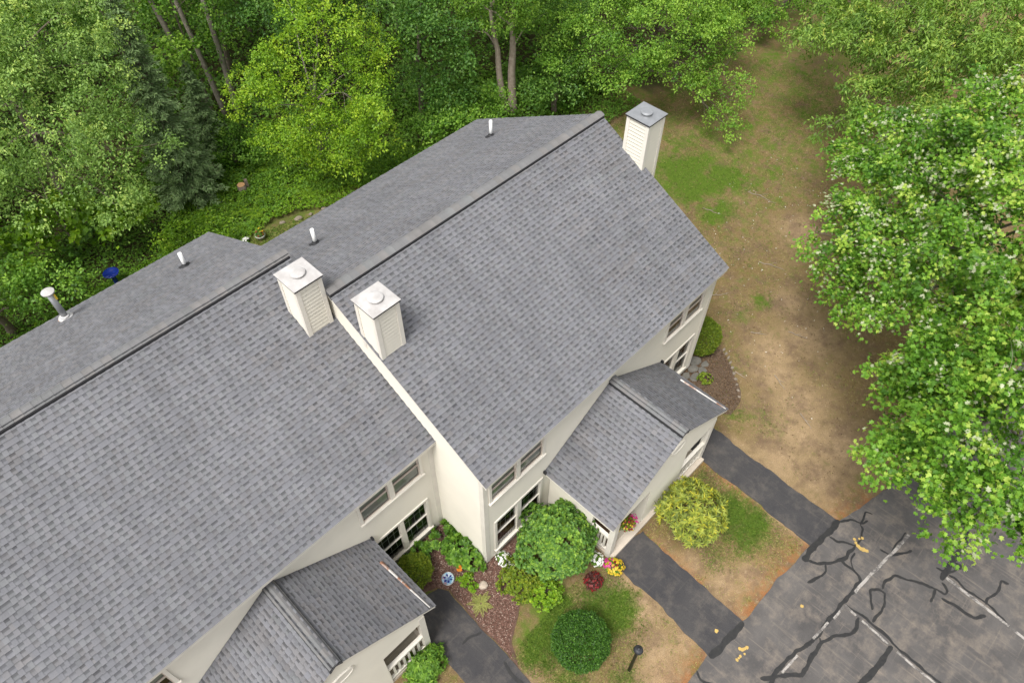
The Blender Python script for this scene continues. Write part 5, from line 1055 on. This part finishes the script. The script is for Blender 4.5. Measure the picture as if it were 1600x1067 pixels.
# path light
root = empty('path_light', (0.70, -10.08, 0), 'black mushroom-capped path light standing in the bare strip of lawn', 'lamp')
MB().lathe([(.046, -.05), (.046, 1.62), (.056, 1.63), (.056, 1.70), (.04, 1.71)], (0.70, -10.08, 0), 16).build('post', MT['black'], root, True)
MB().lathe([(.05, 1.70), (.055, 1.86)], (0.70, -10.08, 0), 16).build('lens', MT['glass'], root, True)
MB().lathe([(.118, 1.83), (.127, 1.855), (.115, 1.90), (.078, 1.935), (.035, 1.95), (.03, 1.975), (.005, 1.98)], (0.70, -10.08, 0), 24).build('cap', MT['black'], root, True)
# mosaic stepping stone
c = (-1.03, -4.72)
root = empty('stepping_stone', (c[0], c[1], 0), 'round blue mosaic stepping stone on the mulch at the walkway end', 'stepping stone')
MB().lathe([(.19, 0), (.20, .05), (.185, .06), (.175, .055), (.01, .055)], (*c, .015), 28).build('rim', MT['galv'], root)
MB().lathe([(.175, .0), (.175, .004), (.01, .0045)], (*c, .0705), 28).build('mosaic', mosaic_mat(*c), root)
for k in range(6):
    a = k * 1.047; x, y = c[0] + .10*math.cos(a), c[1] + .10*math.sin(a); b = MB()
    b.add([(x + .055*math.cos(a), y + .055*math.sin(a), .0765), (x - .03*math.sin(a), y + .03*math.cos(a), .0765), (x - .055*math.cos(a), y - .055*math.sin(a), .0765), (x + .03*math.sin(a), y - .03*math.cos(a), .0765)], [(0, 1, 2, 3)]); b.build('glass_tile', MT['blueglaze'], root)
# birdbath
bx, by = -2.14, 12.9
root = empty('birdbath', (bx, by, 0), 'glossy cobalt blue birdbath behind the left-hand roof', 'birdbath')
MB().lathe([(.20, 0), (.20, .04), (.11, .10), (.085, .35), (.09, .6), (.13, .72)], (bx, by, 0), 24).build('pedestal', MT['blueglaze'], root, True)
MB().lathe([(.12, .70), (.24, .78), (.29, .86), (.30, .88), (.285, .885), (.2, .82), (.06, .79), (.01, .79)], (bx, by, 0), 28).build('bowl', MT['blueglaze'], root, True)
# stump
root = empty('tree_stump', (4.38, 14.28, 0), 'cut tree stump with an orange sawn top among the green plants', 'stump')
MB().tube([(4.36, 14.26, -.1), (4.36, 14.26, .12), (4.36, 14.26, .52)], [.26, .20, .18], 14).build('trunk', MT['bark'], root, True)
MB().lathe([(.165, 0), (.165, .012), (.01, .014)], (4.36, 14.26, .519), 14).build('cut_face', MT['cutwood'], root)
MB().poly_prism([(4.50, 14.16, -.05), (4.62, 14.10, -.05), (4.66, 14.26, -.05), (4.54, 14.30, -.05)], (0.02, .03, .72)).build('splinter', MT['bark'], root)
# pot behind the house
def pot2(root): MB().lathe([(.14, 0), (.19, .22), (.215, .235), (.215, .28), (.185, .28), (.17, .18), (.01, .18)], (3.27, 11.30, 0), 22).build('pot', MT['terracotta'], root, True)
flowers('potted_flowers', 'grey pot of red flowers on the bank behind the house', (3.27, 11.30, .32), (.2, .2, .24), LF['mid'], [(LF['red'], 9, .045, (0, 0, .02, 1)), (LF['yellow'], 5, .04, (.04, 0, .05, .9))], 260, .08, 'flower pot', pot2)
flowers('flower_patch', 'pale pink flowers on the bank left of the grey flower pot', (2.72, 11.55, .14), (.14, .14, .12), LF['mid'], [(LF['white'], 26, .06, (0, 0, 0, 1))], 90, .07)
# brown mat on the porch floor
mat_ = MB(); mat_.box(2.92, 4.20, -7.38, -5.60, .1735, .188); mat_.box(2.97, 4.15, -7.33, -5.65, .1885, .194); o = mat_.build('door_mat', MT['brownbox']); tag(o, 'brown mat covering the floor of the right-hand porch entry', 'door mat')
# twigs
TW = [((13.5, -3.7), (14.3, -4.2), 'long twig lying near the right corner of the roof'), ((13.2, -5.9), (13.5, -6.4), 'forked dead twig left of the small dark grass tuft'), ((11.25, -6.5), (11.25, -6.95), 'thin twig just right of the stone edging'), ((12.1, -7.6), (11.8, -8.2), 'thin twig on the bare ground right of the porch'), ((16.6, -4.1), (16.9, -5.1), 'twig left of the maple, halfway up the lawn'), ((20.0, -1.4), (20.2, -2.7), 'long twig crossing the middle of the brown lawn'), ((19.8, -4.8), (20.0, -5.5), 'pale twig beneath the left tip of the maple'), ((14.2, -6.9), (14.4, -7.6), 'pale twig on the tan ground left of the maple'), ((11.3, -9.1), (11.0, -9.7), 'short twig above the right-hand walkway'), ((17.7, -0.6), (17.9, -1.4), 'twig right of the bright grass patch')]
for i, (a, b_, lb_) in enumerate(TW):
    m = MB(); p = limb_pts((*a, .02), (*b_, .025), 5, 0.01); m.tube(p, [.016, .015, .013, .011, .009, .005], 6); q = p[2]; o = m.build('fallen_twig', MT['twig'])
    tag(o, lb_, 'twig', 'twigs fallen on the brown lawn')
    d = Vector((b_[0]-a[0], b_[1]-a[1], 0)) * .4; MB().tube([q, q + Vector((d.x*.6 - d.y*.5, d.y*.6 + d.x*.5, .02))], [.009, .004], 5).build('side_twig', MT['twig'], o)
